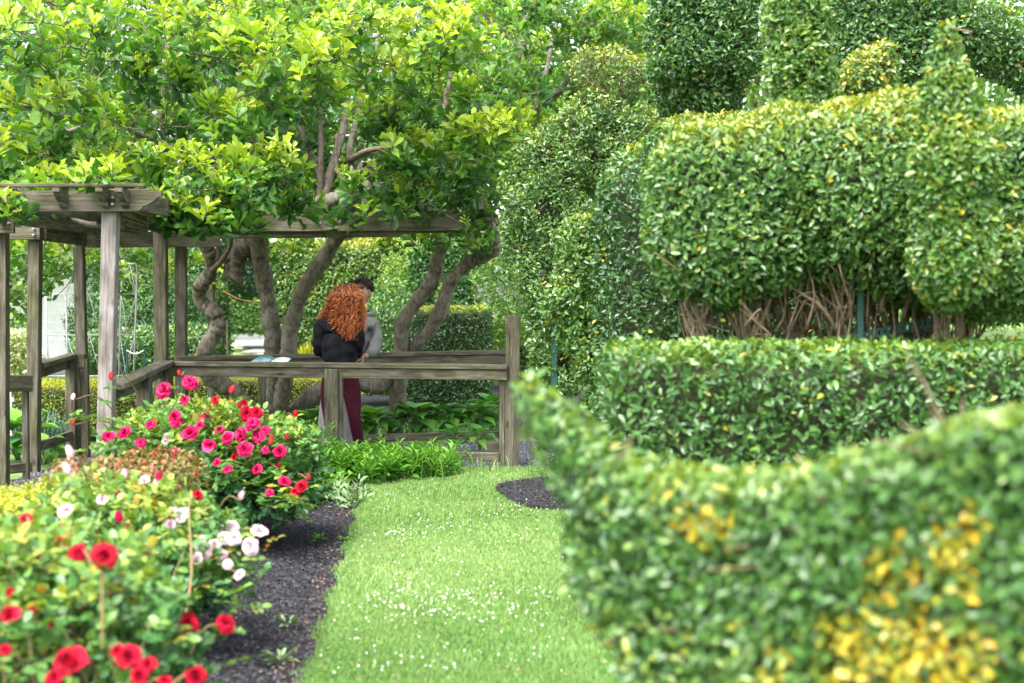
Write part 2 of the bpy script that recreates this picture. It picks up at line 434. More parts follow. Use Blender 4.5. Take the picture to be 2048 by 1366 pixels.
mc = G(1150, 988); ring_poly = [(mc[0] + .60 * math.cos(a) * (1 + .1 * math.sin(3 * a)), mc[1] + 1.0 * math.sin(a) * (1 + .12 * math.sin(2 * a + 1))) for a in np.linspace(0, 2 * math.pi, 26)[:-1]]
sheet('mulch_ring', ring_poly, .026, M['mulch'], sub=3, amp=.01)
# ground beyond the arbour
sheet('bark_bed', [tuple(G(330, 850)[:2]), tuple(G(1200, 850)[:2]), tuple(G(1200, 768)[:2]), tuple(G(960, 768)[:2]), tuple(G(620, 795)[:2]), tuple(G(330, 800)[:2])], -.022, M['mulch'], sub=1, amp=.01)
sheet('pale_path', [tuple(G(380, 695)[:2]), tuple(G(470, 690)[:2]), tuple(G(560, 687)[:2]), tuple(G(620, 682)[:2]), tuple(G(600, 652)[:2]), tuple(G(500, 655)[:2]), tuple(G(445, 662)[:2])], -.018, M['path'])
sheet('stone_walk', [tuple(G(470, 762)[:2]), tuple(G(420, 740)[:2]), tuple(G(640, 738)[:2]), tuple(G(700, 765)[:2])], -.018, M['slab'])
# slabs of the far walk, each its own piece
paving = thing('stone_steps', 'row of long pale flat stone steps in the grass beyond the twisted trunks', 'steps', (float(G(520, 715)[0]), float(G(520, 715)[1]), 0))
for i, (y0, y1) in enumerate([(733, 721), (719, 709), (707, 699.5), (698, 692)]):
    a = G(475 + i * 3, y0); b = G(612, y0); c = G(612, y1); ymid = (a[1] + c[1]) / 2
    board('slab', (a[0], ymid, -.01 + .015 * i), (b[0], ymid, -.01 + .015 * i), abs(c[1] - a[1]) * .94, .06, M['slab'], paving, bev=.012)

# ------------------------------------------------------------------ distance fields for clipped plants
def ell(c, r, neg=False): return ('e', np.array(c, float), np.array(r, float), neg)
def box(c, h, rad=.08): return ('b', np.array(c, float), np.array(h, float), rad)
def cap(a, b, ra, rb): return ('c', np.array(a, float), np.array(b, float), (ra, rb))
def pbox(x0, y0, x1, y1, Ya, Yb, rad=.08):
    """box whose front face (depth Ya) spans the given outline"""
    p = P(x0, y0, Ya); q = P(x1, y1, Ya)
    return box(((p[0] + q[0]) / 2, (Ya + Yb) / 2, (p[2] + q[2]) / 2), ((q[0] - p[0]) / 2, (Yb - Ya) / 2, (p[2] - q[2]) / 2), rad)
def pell(x, y, Y, rx, ry, rY):
    return ell(P(x, y, Y), (rx * Y / FPX, rY, ry * Y / FPX))
def pcap(x0, y0, r0, x1, y1, r1, Y, Y1=None):
    return cap(P(x0, y0, Y), P(x1, y1, Y1 or Y), r0 * Y / FPX, r1 * Y / FPX)

def sdf1(pr, p):
    k = pr[0]
    if k == 'e':
        q = (p - pr[1]) / pr[2]; k0 = np.linalg.norm(q, axis=1); k1 = np.linalg.norm(q / pr[2], axis=1)
        return k0 * (k0 - 1) / (k1 + 1e-9)
    if k == 'b':
        q = np.abs(p - pr[1]) - (pr[2] - pr[3])
        return np.linalg.norm(np.maximum(q, 0), axis=1) + np.minimum(q.max(1), 0) - pr[3]
    a, b = pr[1], pr[2]; ab = b - a
    t = np.clip(((p - a) @ ab) / (ab @ ab + 1e-12), 0, 1)
    return np.linalg.norm(p - a - t[:, None] * ab, axis=1) - (pr[3][0] * (1 - t) + pr[3][1] * t)

def sdf(prims, p, lump=0.0, seed=0):
    if callable(prims): d = prims(p)
    else:
        d = sdf1(prims[0], p)
        for pr in prims[1:]:
            e = sdf1(pr, p); h = np.clip(.5 + .5 * (e - d) / .08, 0, 1)
            d = e * (1 - h) + d * h - .08 * h * (1 - h)
    if lump:
        s = seed * 1.7
        d = d + lump * (np.sin(p[:, 0] * 9 + s) * np.sin(p[:, 1] * 8 + 2 * s) * np.sin(p[:, 2] * 10 + s) + .6 * np.sin(p[:, 0] * 21 + s) * np.sin(p[:, 2] * 19 - s))
    return d

def bounds(prims):
    lo = np.full(3, 1e9); hi = np.full(3, -1e9)
    for pr in prims:
        if pr[0] in 'eb': a, b = pr[1] - pr[2], pr[1] + pr[2]
        else:
            m = max(pr[3]); a = np.minimum(pr[1], pr[2]) - m; b = np.maximum(pr[1], pr[2]) + m
        lo = np.minimum(lo, a); hi = np.maximum(hi, b)
    return lo - .06, hi + .06

def shell(prims, n, depth, rng, bnd=None, lump=.012, seed=0, out=.02):
    lo, hi = bnd if bnd is not None else bounds(prims)
    got = []; m = 0; tries = 0
    while m < n and tries < 80:
        p = lo + rng.random((60000, 3)) * (hi - lo)
        d = sdf(prims, p, lump, seed)
        keep = (d < out) & (d > -depth * rng.random(len(p)) ** 1.2)
        got.append(p[keep]); m += keep.sum(); tries += 1
    p = np.concatenate(got)[:n]
    d0 = sdf(prims, p, lump, seed); e = .01
    gr = np.stack([sdf(prims, p + np.eye(3)[k] * e, lump, seed) - d0 for k in range(3)], 1) / e
    return p, norm(gr), d0

def core(g, prims, s=.09):
    for pr in prims:
        if pr[0] == 'e':
            r = pr[2] - np.minimum(s, pr[2] * .4)
            u = np.linspace(0, 2 * np.pi, 15)[:-1]; v = np.linspace(.12, np.pi - .12, 8)
            V = np.array([[math.sin(b) * math.cos(a), math.sin(b) * math.sin(a), math.cos(b)] for b in v for a in u]) * r + pr[1]
            i, j = np.meshgrid(np.arange(7), np.arange(14), indexing='ij')
            a = i * 14 + j; b = i * 14 + (j + 1) % 14
            g.add(V, [np.stack([a, a + 14, b + 14, b], -1).reshape(-1, 4), np.arange(14)[None], (np.arange(14)[::-1] + 98)[None]])
        elif pr[0] == 'b':
            rad = max(pr[3], s + .02); hh = np.maximum(pr[2] - rad, 0); u = np.arange(16) / 16 * 2 * np.pi + .196; v = np.linspace(.14, np.pi - .14, 8)
            D = np.array([[math.sin(b) * math.cos(a), math.sin(b) * math.sin(a), math.cos(b)] for b in v for a in u])
            V = pr[1] + np.sign(D) * hh + D * (rad - s)
            i, j = np.meshgrid(np.arange(7), np.arange(16), indexing='ij'); a = i * 16 + j; b = i * 16 + (j + 1) % 16
            g.add(V, [np.stack([a, a + 16, b + 16, b], -1).reshape(-1, 4), np.arange(16)[None], (np.arange(16)[::-1] + 112)[None]])
        else:
            a, b = pr[1], pr[2]; ra, rb = pr[3]
            u = norm(b - a)
            k = np.linspace(0, 1, 6)[:, None]
            tube(g, a * (1 - k) + b * k, np.maximum((ra * (1 - k) + rb * k)[:, 0] - s, .015), 8)

def leafattrs(p, nr, d0, rng, L, asp, ty, top_young_lit=.35, up=.35):
    n = len(p)
    rv = norm(rng.normal(size=(n, 3)))
    nn = norm(nr * .8 + rv * .75 + np.array([0, 0, up]))
    dd = norm(np.cross(nn, norm(rng.normal(size=(n, 3)))) + .35 * nr + np.array([0, 0, .15]))
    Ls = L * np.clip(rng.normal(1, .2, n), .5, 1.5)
    t = np.clip(ty + rng.normal(0, .12, n) + top_young_lit * np.clip(nr[:, 2], 0, 1) ** 1.5 + 2.0 * np.clip(d0, 0, .03), 0, .86)  # paler upward faces: young shoots, on some topiaries also painted top light
    return dd, nn, Ls, Ls * asp, t

def hedge(name, label, cat, prims, n, L, mat, depth=.10, asp=.48, ty=.35, top=.3, seed=1, singles=0, tmpl=T8, base=None, group=None,
          yellow=0.0, cores=True, stems=0, lump=.012, out=.02, bnd=None, twigs=0, core_s=.09, clear=None):
    rng = np.random.default_rng(seed)
    if bnd is None: bnd = bounds(prims)
    c = (bnd[0] + bnd[1]) / 2
    root = thing(name, label, cat, base if base is not None else (c[0], c[1], max(0.0, bnd[0][2])), group)
    p, nr, d0 = shell(prims, n, depth, rng, bnd, lump, seed, out)
    if clear is not None:
        k = ~clear(p, rng); p, nr, d0 = p[k], nr[k], d0[k]
    dd, nn, Ls, Ws, t = leafattrs(p, nr, d0, rng, L, asp, ty, top)
    if yellow:
        # a few yellowing sprigs in patches
        f = np.sin(p[:, 0] * 11 + seed) * np.sin(p[:, 2] * 13 + seed * 2) * np.sin(p[:, 1] * 9)
        k = (f > .45) & (rng.random(len(p)) < yellow); t[k] = rng.uniform(.82, 1, k.sum())
        k = rng.random(len(p)) < yellow * .08; t[k] = rng.uniform(.9, 1, k.sum())
    sel = np.zeros(len(p), bool)
    if singles:
        px, py = proj(p)
        vis = (px > 0) & (px < 2048) & (py > 0) & (py < 1366) & (d0 > -.02) & (nr[:, 1] < -.1)
        w = np.where(vis)[0]; w = w[np.argsort(p[w, 1] - 2 * Ls[w])][:singles * 4]
        w = rng.permutation(w)[:singles]; sel[w] = True
        leaf_objects(root, w, p, dd, nn, Ls, Ws, tmpl, mat, t)
    g = Geo(); k = ~sel
    leaves(g, p[k], dd[k], nn[k], Ls[k], Ws[k], tmpl, t[k])
    o = g.build('foliage', mat, root); o['kind'] = 'stuff'
    if cores:
        g = Geo(); core(g, prims, core_s); g.build('dark_filler_core', M['inner'], root, smooth=False)  # dark solid core added to block see-through, standing in for twigs inside
    if twigs:
        g = Geo(); q = rng.permutation(len(p))[:twigs]
        for i in q:
            a = p[i] - nr[i] * .10 + rng.normal(0, .02, 3); b = p[i] + nr[i] * .015
            tube(g, np.array([a, (a + b) / 2 + rng.normal(0, .01, 3), b]), [.004, .003, .0015], 3, caps=False)
        g.build('twigs', M['stem'], root)['kind'] = 'stuff'
    return root

# ------------------------------------------------------------------ clipped hedges and topiary on the right
pv = M['privet']
hedge('clipped_hedge', 'long low box-cut privet hedge with flat top below the massive bulging topiary', 'hedge',
      [pbox(1230, 706, 2230, 1240, 6.05, 6.95, .07)], 30000, .041, pv, ty=.38, top=.22, seed=3, singles=300, yellow=.04, twigs=700, depth=.11)

# big bulging topiary: a broad animal-like body raised on bare stems
t2 = [pbox(1322, 240, 1640, 592, 6.75, 7.6, .27), pbox(1470, 205, 2010, 520, 6.8, 7.9, .30), pell(1790, 400, 7.2, 250, 205, .62),
      pbox(1900, 215, 2250, 590, 6.7, 7.9, .25), pell(1440, 505, 7.2, 118, 105, .45), pell(1960, 535, 7.0, 150, 100, .45)]
t2root = hedge('topiary', 'massive rounded topiary on bare brown stems above the low hedge, left of the pointed spire', 'topiary',
      t2, 60000, .038, pv, ty=.48, top=.34, seed=5, singles=300, yellow=.04, twigs=900, depth=.13, base=P(1700, 700, 7.2) * [1, 1, 0],  # leaf colour made paler, mostly on top, to paint in the lit rim
      clear=lambda p, rng: (rng.random(len(p)) < .5) & (proj(p)[1] > 580) & (proj(p)[0] > 1380) & (proj(p)[0] < 1640) | (rng.random(len(p)) < .4) & (proj(p)[1] > 500) & (proj(p)[0] > 1500) & (proj(p)[0] < 1960))
hedge('topiary_spire', 'slim pointed privet spire rising in front of the massive rounded topiary near the right edge', 'topiary',
      [pcap(1894, 58, 8, 1897, 195, 40, 6.30, 6.30), pcap(1897, 195, 40, 1905, 330, 66, 6.3, 6.25), pcap(1905, 330, 66, 1905, 520, 70, 6.25, 6.3), pcap(1905, 520, 70, 1890, 580, 40, 6.3, 6.5)],
      14000, .040, pv, ty=.56, top=.3, seed=6, yellow=.05, twigs=300, depth=.07, core_s=.05, lump=.006, out=.01, base=P(1885, 700, 6.98) * [1, 1, 0])  # paler leaf colour stands in for the shading edge against the rounded body
sp0 = [o for o in COL.objects if o.get('label', '').startswith('slim pointed')][0]
g = Geo(); rng = np.random.default_rng(9); b_ = P(1885, 700, 6.98) * [1, 1, 0]
for k in range(6): tube(g, spline([b_ + rng.normal(0, .02, 3) * [1, 1, 0], P(1880 + rng.normal(0, 15), 690, 6.9), P(1895 + rng.normal(0, 30), 560, 6.5), P(1900, 400, 6.35)]), np.linspace(.018, .006, 19), 6)
g.build('stem', M['stem'], sp0)
rng = np.random.default_rng(8)
for i in range(7):
    bx = 1420 + i * 88 + rng.normal(0, 12); b0 = P(bx, 700, 7.25 + rng.normal(0, .12)); root0 = b0 * [1, 1, 0]
    g = Geo()
    tube(g, spline([root0, root0 * .5 + b0 * .5 + rng.normal(0, .02, 3), b0]), np.linspace(.035, .022, 13), 7, rough=.08, rng=rng)
    for k in range(9):
        e = P(max(1375, bx + rng.normal(0, 48)), 520 + rng.normal(0, 40), 7.2 + rng.normal(0, .2))
        m_ = b0 * .5 + e * .5 + rng.normal(0, .04, 3)
        tube(g, spline([b0, m_, e], 4), np.linspace(.014, .006, 9), 5, rough=.1, rng=rng)
        for q in range(3):
            tube(g, spline([m_, m_ * .5 + e * .5 + rng.normal(0, .05, 3), e + rng.normal(0, .09, 3)], 3), np.linspace(.006, .003, 7), 4)
    g.build('stem', M['stem'], t2root)
g = Geo()
for k in range(170):
    a = P(rng.uniform(1370, 1960), rng.uniform(620, 705), rng.uniform(6.95, 7.5)); e = a + np.array([rng.normal(0, .045), rng.normal(0, .05), rng.uniform(.15, .4)])
    tube(g, spline([a, a * .5 + e * .5 + rng.normal(0, .02, 3), e], 3), np.linspace(.006, .0025, 7), 4)
g.build('twigs', M['stem'], t2root)['kind'] = 'stuff'
# perforated green steel support frame
fr = thing('support_frame', 'green perforated steel strip and post under the massive rounded topiary', 'support frame', P(1720, 700, 7.0) * [1, 1, 0])
def perforated(a, b, w, parent):
    a, b = np.array(a), np.array(b); d = norm(b - a); up = np.array([0, 0, 1.0]); L = np.linalg.norm(b - a); g = Geo()
    R = np.stack([d, np.cross(up, d), up], 1); c = (a + b) / 2
    for s in (-1, 1): boxgeo(g, c + up * s * w * .38, (L / 2, .002, w * .13), R=R)
    n = int(L / .03)
    for i in range(n + 1):
        boxgeo(g, a + d * (L * i / n), (.0085, .0018, w * .255), R=R)
    return g.build('perforated_strip', M['green_paint'], parent, smooth=False)
perforated(P(1600, 697, 6.98), P(1925, 632, 7.1), .045, fr)
perforated(P(1640, 700, 7.3), P(1860, 668, 7.3), .04, fr)
for x, Y, y0 in ((1721, 7.0, 505), (1480, 7.3, 560)):
    q = P(x, y0, Y); board('post', (q[0], q[1], 0), q, .03, .03, M['green_paint'], fr, up=(0, 1, 0), bev=.002)

# arched topiary behind it
hedge('topiary', 'tall privet topiary wall with sloping shoulder behind the massive rounded one', 'topiary',
      [pbox(1203, 262, 1760, 960, 9.3, 10.2, .46), pbox(1300, 222, 1720, 500, 8.9, 9.8, .3)], 34000, .041, pv, ty=.20, top=.60, seed=11, singles=200, yellow=.08, twigs=400, depth=.11)  # leaf colour darkened to paint in shade behind the rounded topiary
hedge('topiary', 'blocky topiary head at the top edge, right of the tree with forked grey limbs', 'topiary',
      [pbox(1318, -75, 1520, 150, 9.9, 10.7, .16), pell(1400, 175, 10.4, 85, 70, .35)], 17000, .041, pv, ty=.38, top=.35, lump=.03, seed=12, yellow=.05, twigs=500, depth=.12)
hedge('topiary', 'upright rounded topiary column rising from behind the sloping shoulder', 'topiary',
      [pcap(1597, 20, 50, 1600, 135, 50, 7.9), pcap(1600, 135, 50, 1590, 235, 30, 7.9), pcap(1590, 235, 40, 1590, 320, 30, 7.9, 8.4)], 13000, .042, pv, ty=.55, top=.3, seed=13, twigs=250, depth=.12, singles=80, lump=.02)
hedge('topiary', 'wide high topiary with a drooping neck reaching the right edge of the picture', 'topiary',
      [pbox(1688, -90, 1920, 190, 9.4, 10.3, .22), pcap(1850, 30, 75, 1960, 70, 62, 9.7), pcap(1960, 70, 62, 2080, 130, 58, 9.7), pcap(2080, 130, 58, 2200, 230, 60, 9.7)], 26000, .038, pv, ty=.40, top=.35, seed=14, yellow=.06, twigs=400, depth=.12)
hedge('shrub', 'small yellow tipped privet tuft between the upright topiary column and the wide high one', 'shrub',
      [pell(1728, 160, 8.7, 55, 42, .16), pell(1755, 125, 8.7, 28, 30, .1)], 2600, .036, pv, ty=.62, top=.3, seed=15, yellow=.9, depth=.14, cores=False, twigs=250, lump=.03)
hedge('hedge', 'pale green hedge with a bare brown patch at the far right edge behind the cone', 'hedge',
      [pbox(1980, 215, 2300, 640, 7.9, 8.8, .15)], 7000, .042, pv, ty=.5, top=.3, seed=16, yellow=.2, twigs=900,
      clear=lambda p, rng: (rng.random(len(p)) < .85) & (proj(p)[1] > 310) & (proj(p)[1] < 460))

# loose column topiary near the arbour's corner, on a short trunk with steel post
t0 = [pcap(1105, 330, 60, 1098, 440, 72, 12.0), pcap(1098, 440, 72, 1125, 580, 70, 12.0), pcap(1125, 580, 70, 1118, 740, 58, 11.9), pcap(1180, 245, 50, 1090, 330, 70, 12.1),
      pcap(1180, 245, 55, 1290, 260, 50, 12.2), pcap(1045, 380, 42, 1045, 530, 34, 11.9), pcap(1085, 740, 26, 1088, 900, 14, 11.9), pell(1230, 330, 12.2, 90, 75, .3)]
hedge('topiary', 'loose airy privet topiary on a short trunk beside the right post of the arbour', 'topiary',
      t0, 30000, .038, pv, ty=.48, top=.25, seed=21, singles=0, yellow=.03, twigs=1500, depth=.20, lump=.05, core_s=.17, base=P(1118, 955, 11.95) * [1, 1, 0],
      clear=lambda p, rng: (rng.random(len(p)) < .6) & (np.sin(p[:, 0] * 17) * np.sin(p[:, 2] * 13 + 1) > .35))
tr0 = [o for o in COL.objects if o.get('label', '').startswith('loose airy')][0]
g = Geo(); rng = np.random.default_rng(4)
tube(g, spline([P(1122, 968, 11.9), P(1118, 900, 11.9), P(1108, 760, 12), P(1110, 560, 12), P(1100, 400, 12)]), np.linspace(.075, .02, 25), 9, rough=.06, rng=rng)
g.build('trunk', M['bark'], tr0)
q = P(1109, 640, 11.7); st = thing('steel_post', 'thin green steel post beside the trunk of the loose airy topiary', 'post', (q[0], q[1], 0))
board('post', (q[0], q[1], 0), q, .045, .045, M['green_paint'], st, up=(0, 1, 0), bev=.003)
q2 = P(1146, 820, 10.6); st = thing('steel_post', 'thin grey green steel post by the mulch ring, right of the topiary trunk', 'post', (q2[0], q2[1], 0))
board('post', (q2[0], q2[1], 0), q2, .03, .03, M['green_paint'], st, up=(0, 1, 0), bev=.003)
hedge('topiary', 'bright narrow privet strip hanging between the loose airy topiary and the sloping shoulder', 'topiary',
      [pcap(1165, 470, 40, 1150, 600, 48, 10.2), pcap(1150, 600, 48, 1205, 780, 34, 10.2), pcap(1205, 780, 34, 1225, 900, 30, 10.2)], 8500, .042, pv, ty=.52, top=.25, seed=22, twigs=300, depth=.13, lump=.03)
# sprig on top
hedge('shrub', 'sparse twiggy privet sprig standing on top of the loose airy topiary', 'shrub',
      [pell(1205, 140, 12.2, 62, 45, .2), pell(1255, 150, 12.2, 45, 38, .15)], 1700, .036, pv, ty=.62, top=.25, seed=23, cores=False, twigs=260, depth=.2, lump=.04, base=P(1215, 255, 12.2))
sp = [o for o in COL.objects if o.get('label', '').startswith('sparse twiggy')][0]
g = Geo()
for k in range(26):
    e = P(rng.uniform(1150, 1295), rng.uniform(105, 175), 12.2 + rng.normal(0, .1)); b = P(1215, 240, 12.2)
    tube(g, spline([b, b * .5 + e * .5 + rng.normal(0, .03, 3), e], 4), np.linspace(.008, .002, 9), 4)
g.build('stem', M['twig'], sp)

# foreground hedge: long, thin pointed prow on the left, dipping wavy top
fx = np.array([1060, 1130, 1250, 1400, 1550, 1700, 1850, 2048, 2300, 2600.])
fy = np.array([766, 832, 922, 970, 980, 952, 906, 856, 820, 800.])
sY = lambda x: 3.5 - .65 * np.clip((x - 1060) / 1000, 0, 1.6)
FP = np.array([P(x, y, sY(x)) for x, y in zip(fx, fy)])
fu = norm(np.array([FP[-1][0] - FP[0][0], FP[-1][1] - FP[0][1], 0])); fn = np.array([-fu[1], fu[0], 0])
fs = (FP - FP[0]) @ fu; fh = FP[:, 2]
ez = np.array([P(1060, y, 3.5)[2] for y in (1420, 1366, 1150, 950, 850, 790)])
es = np.array([P(x, 800, 3.5)[0] - FP[0][0] for x in (1480, 1410, 1215, 1165, 1100, 1050)])
def fsd(p):
    q = p - FP[0]; s = q @ fu; l = q @ fn
    h = np.interp(s, fs, fh); w = np.interp(s, [0, .15, .5, 1.0], [.035, .07, .14, .22])
    dt = p[:, 2] - h; dl = np.abs(l - w * .0) - w; de = np.interp(p[:, 2], ez, es) - s
    qq = np.stack([dt, dl, de], 1) + .05
    return np.linalg.norm(np.maximum(qq, 0), axis=1) + np.minimum(qq.max(1), 0) - .05
fb = (np.array([FP[:, 0].min() - .1, FP[-1][1] - .3, .25]), np.array([FP[-3][0] + .15, 3.8, 1.5]))
rng = np.random.default_rng(31)
fg = thing('clipped_hedge', 'blurred nearest hedge at lower right with dipping wavy top and bright yellow leaf patches', 'hedge', (float(FP[4][0]), float(FP[4][1]), 0))
p, nr, d0 = shell(fsd, 62000, .13, rng, fb, .012, 3, .03)
q_ = (np.interp(p[:, 2], ez, es) + .30 - (p - FP[0]) @ fu); k = (rng.random(len(p)) < .55) & (q_ > 0) & (p[:, 2] < 1.22); p, nr, d0 = p[~k], nr[~k], d0[~k]
dd, nn, Ls, Ws, t = leafattrs(p, nr, d0, rng, .031, .5, .38, .26)
px, py = proj(p)
for cx_, cy_, r_, pr_ in [(1400, 1045, 45, .6), (1440, 1070, 40, .5), (1350, 1050, 25, .5), (1905, 1100, 48, .75), (1945, 1045, 40, .85), (1800, 1140, 55, .6), (1920, 1180, 45, .6), (1765, 1190, 40, .5),
                           (1690, 1260, 48, .7), (1830, 1300, 90, .75), (1930, 1330, 70, .7), (1700, 1330, 70, .6), (1560, 1335, 40, .7), (1330, 985, 30, .3)]:
    k = (np.hypot(px - cx_, py - cy_) < r_ * rng.uniform(.5, 1.2, len(p))) & (rng.random(len(p)) < pr_) & (d0 > -.06)
    t[k] = rng.uniform(.84, 1, k.sum())
k = (py > 1240) & (rng.random(len(p)) < .22); t[k] = np.maximum(t[k], rng.uniform(.6, .9, k.sum()))
k = (px < 1500) & (rng.random(len(p)) < .07); t[k] = np.maximum(t[k], rng.uniform(.6, .84, k.sum()))
w = np.where((px > 1050) & (px < 2048) & (py > 780) & (py < 1366) & (d0 > -.015) & (nr[:, 1] < -.1))[0]
w = rng.permutation(w[np.argsort(p[w, 1] - 2 * Ls[w])][:900])[:300]
sel = np.zeros(len(p), bool); sel[w] = True
leaf_objects(fg, w, p, dd, nn, Ls, Ws, T8, pv, t)
g = Geo(); k = ~sel; leaves(g, p[k], dd[k], nn[k], Ls[k], Ws[k], T8, t[k]); g.build('foliage', pv, fg)['kind'] = 'stuff'
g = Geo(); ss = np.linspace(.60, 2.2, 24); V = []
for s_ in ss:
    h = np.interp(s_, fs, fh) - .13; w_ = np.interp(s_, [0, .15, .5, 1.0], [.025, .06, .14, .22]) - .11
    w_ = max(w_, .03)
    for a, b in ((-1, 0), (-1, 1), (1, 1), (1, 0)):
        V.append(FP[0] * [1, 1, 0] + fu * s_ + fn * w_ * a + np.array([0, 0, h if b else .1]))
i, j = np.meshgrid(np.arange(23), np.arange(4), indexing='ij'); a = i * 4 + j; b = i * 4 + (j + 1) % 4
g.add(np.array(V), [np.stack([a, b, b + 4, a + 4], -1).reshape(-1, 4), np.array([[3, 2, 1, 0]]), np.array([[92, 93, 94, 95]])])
g.build('dark_filler_core', M['inner'], fg, smooth=False)  # added dark filler block closing the gaps between leaves
g = Geo()
for k in range(500):
    i = rng.integers(len(p)); a = p[i] - nr[i] * .12; b = p[i] + rng.normal(0, .06, 3)
    tube(g, np.array([a, (a + b) / 2 + rng.normal(0, .01, 3), b]), [.004, .003, .002], 4, caps=False)
for k in range(14):
    b = FP[0] * [1, 1, 0] + fu * rng.uniform(.9, 1.8) + fn * rng.normal(0, .05)
    e = b + fu * rng.normal(-.1, .1) + np.array([0, 0, rng.uniform(.4, .65)]); tube(g, spline([b, b * .5 + e * .5 + rng.normal(0, .03, 3), e]), np.linspace(.014, .005, 13), 5)
g.build('stems', M['stem'], fg)['kind'] = 'stuff'

# ------------------------------------------------------------------ background: house, trees, hedges
Yh = 27.0
hp = P(60, 700, Yh); hl = P(-330, 700, Yh)[0]; hr = P(178, 700, Yh)[0]
house = thing('house', 'white clapboard house wall half hidden by leaves behind the left of the arbour', 'house', (float(hp[0]), Yh, 0))
z0 = P(0, 716, Yh)[2]
g = Geo(); boxgeo(g, ((hl + hr) / 2, Yh + 2.0, 2.1), ((hr - hl) / 2, 1.9, 1.9)); hwall = g.build('wall', M['white'], house, smooth=False)
g = Geo(); boxgeo(g, ((hl + hr) / 2, Yh + 2.0, z0 / 2), ((hr - hl) / 2 + .02, 2.02, z0 / 2)); g.build('foundation', M['slab'], house, smooth=False)
z = z0
while z < 3.9:
    board('clapboard', (hl, Yh + .04, z + .09), (hr, Yh + .04, z + .09), .035, .19, M['white'], hwall, up=(0, -.12, 1), bev=.003); z += .168
board('corner_board', (hr + .03, Yh, z0), (hr + .03, Yh, 4.0), .12, .12, M['white'], house, up=(0, 1, 0))
g = Geo(); rp = np.array([[hl, Yh - .4, 3.9], [hr + .4, Yh - .4, 3.9], [hr + .4, Yh + 2, 5.6], [hl, Yh + 2, 5.6], [hl, Yh + 4.4, 3.9], [hr + .4, Yh + 4.4, 3.9]])
g.add(rp, [np.array([[0, 1, 2, 3], [3, 2, 5, 4]])]); g.build('roof', M['slab'], house, smooth=False)

def mass(name, label, cat, prims, n, L, mat, ty=.5, seed=1, depth=.5, asp=.55, tmpl=T4, trunk=None, kind=None, lump=.1, twigs=0, top=.3, single_mesh=False):
    rng = np.random.default_rng(seed)
    bnd = bounds(prims); p, nr, d0 = shell(prims, n, depth, rng, bnd, lump, seed, .1)
    dd, nn, Ls, Ws, t = leafattrs(p, nr, d0, rng, L, asp, ty, top)
    # clumps: whole sprigs lighter or darker
    t = np.clip(t + .22 * np.sin(p[:, 0] * 3.1 + seed) * np.sin(p[:, 1] * 2.7) * np.sin(p[:, 2] * 3.7 + seed), 0, 1)
    g = Geo(); leaves(g, p, dd, nn, Ls, Ws, tmpl, t)
    if single_mesh:
        o = g.build(name, mat); tag(o, label, cat, kind='stuff'); return o
    c = (bnd[0] + bnd[1]) / 2
    root = thing(name, label, cat, (c[0], c[1], 0) if trunk is None else (trunk[0][0], trunk[0][1], 0))
    o = g.build('crown' if 'tree' in name else 'foliage', mat, root); o['kind'] = 'stuff'
    if trunk is not None:
        g = Geo(); tube(g, spline([np.array(q) for q in trunk[:-1]]), np.linspace(trunk[-1], trunk[-1] * .5, (len(trunk) - 2) * 6 + 1), 8)
        e = np.array(trunk[-2])
        for k in range(9):
            q = p[rng.integers(len(p))]; tube(g, spline([e, e * .5 + q * .5 + rng.normal(0, .1, 3), q], 4), np.linspace(trunk[-1] * .45, .02, 9), 5)
        g.build('trunk', M['bark'], root)
    return root

def E(x, y, Y, rx, ry, rY): return pell(x, y, Y, rx, ry, rY)
# far-off wood
mass('distant_trees', 'mass of far trees closing the view behind the whole garden', 'trees',
     [ell((-26 + 6.5 * i, 52 + 3 * math.sin(i * 2.1), 4.5), (5.2, 4, 7 + 1.5 * math.sin(i * 1.7))) for i in range(10)], 60000, .30, M['far'], ty=.45, seed=61, depth=1.5, single_mesh=True, lump=.4)
mass('tree', 'broad leafy green tree far behind the magnolia, left of centre', 'tree',
     [E(250, 120, 26, 420, 330, 2.6), E(-60, 250, 26, 250, 260, 2.2)], 30000, .15, M['far'], ty=.40, seed=62, depth=1.0, trunk=[(-7, 27, 0), (-7, 27, 2), (-7.1, 27, 4), .2])
mass('tree', 'dense leafy green tree far behind the magnolia, middle of the picture', 'tree',
     [E(760, 180, 25, 340, 270, 2.4), E(1000, 60, 26, 300, 200, 2.2)], 30000, .15, M['far'], ty=.5, seed=63, depth=1.0, trunk=[(-1.6, 26, 0), (-1.7, 26, 2), (-1.6, 26, 4), .2])
mass('tree', 'bright pale green tree behind the topiary tops at upper right', 'tree',
     [E(1500, 120, 24, 330, 260, 2.2), E(1950, 60, 24, 300, 260, 2.2), E(1180, 330, 23, 160, 180, 1.4)], 34000, .13, M['far'], ty=.62, seed=64, depth=1.0, trunk=[(4, 25, 0), (4.2, 25, 2), (4.1, 25, 4), .2])
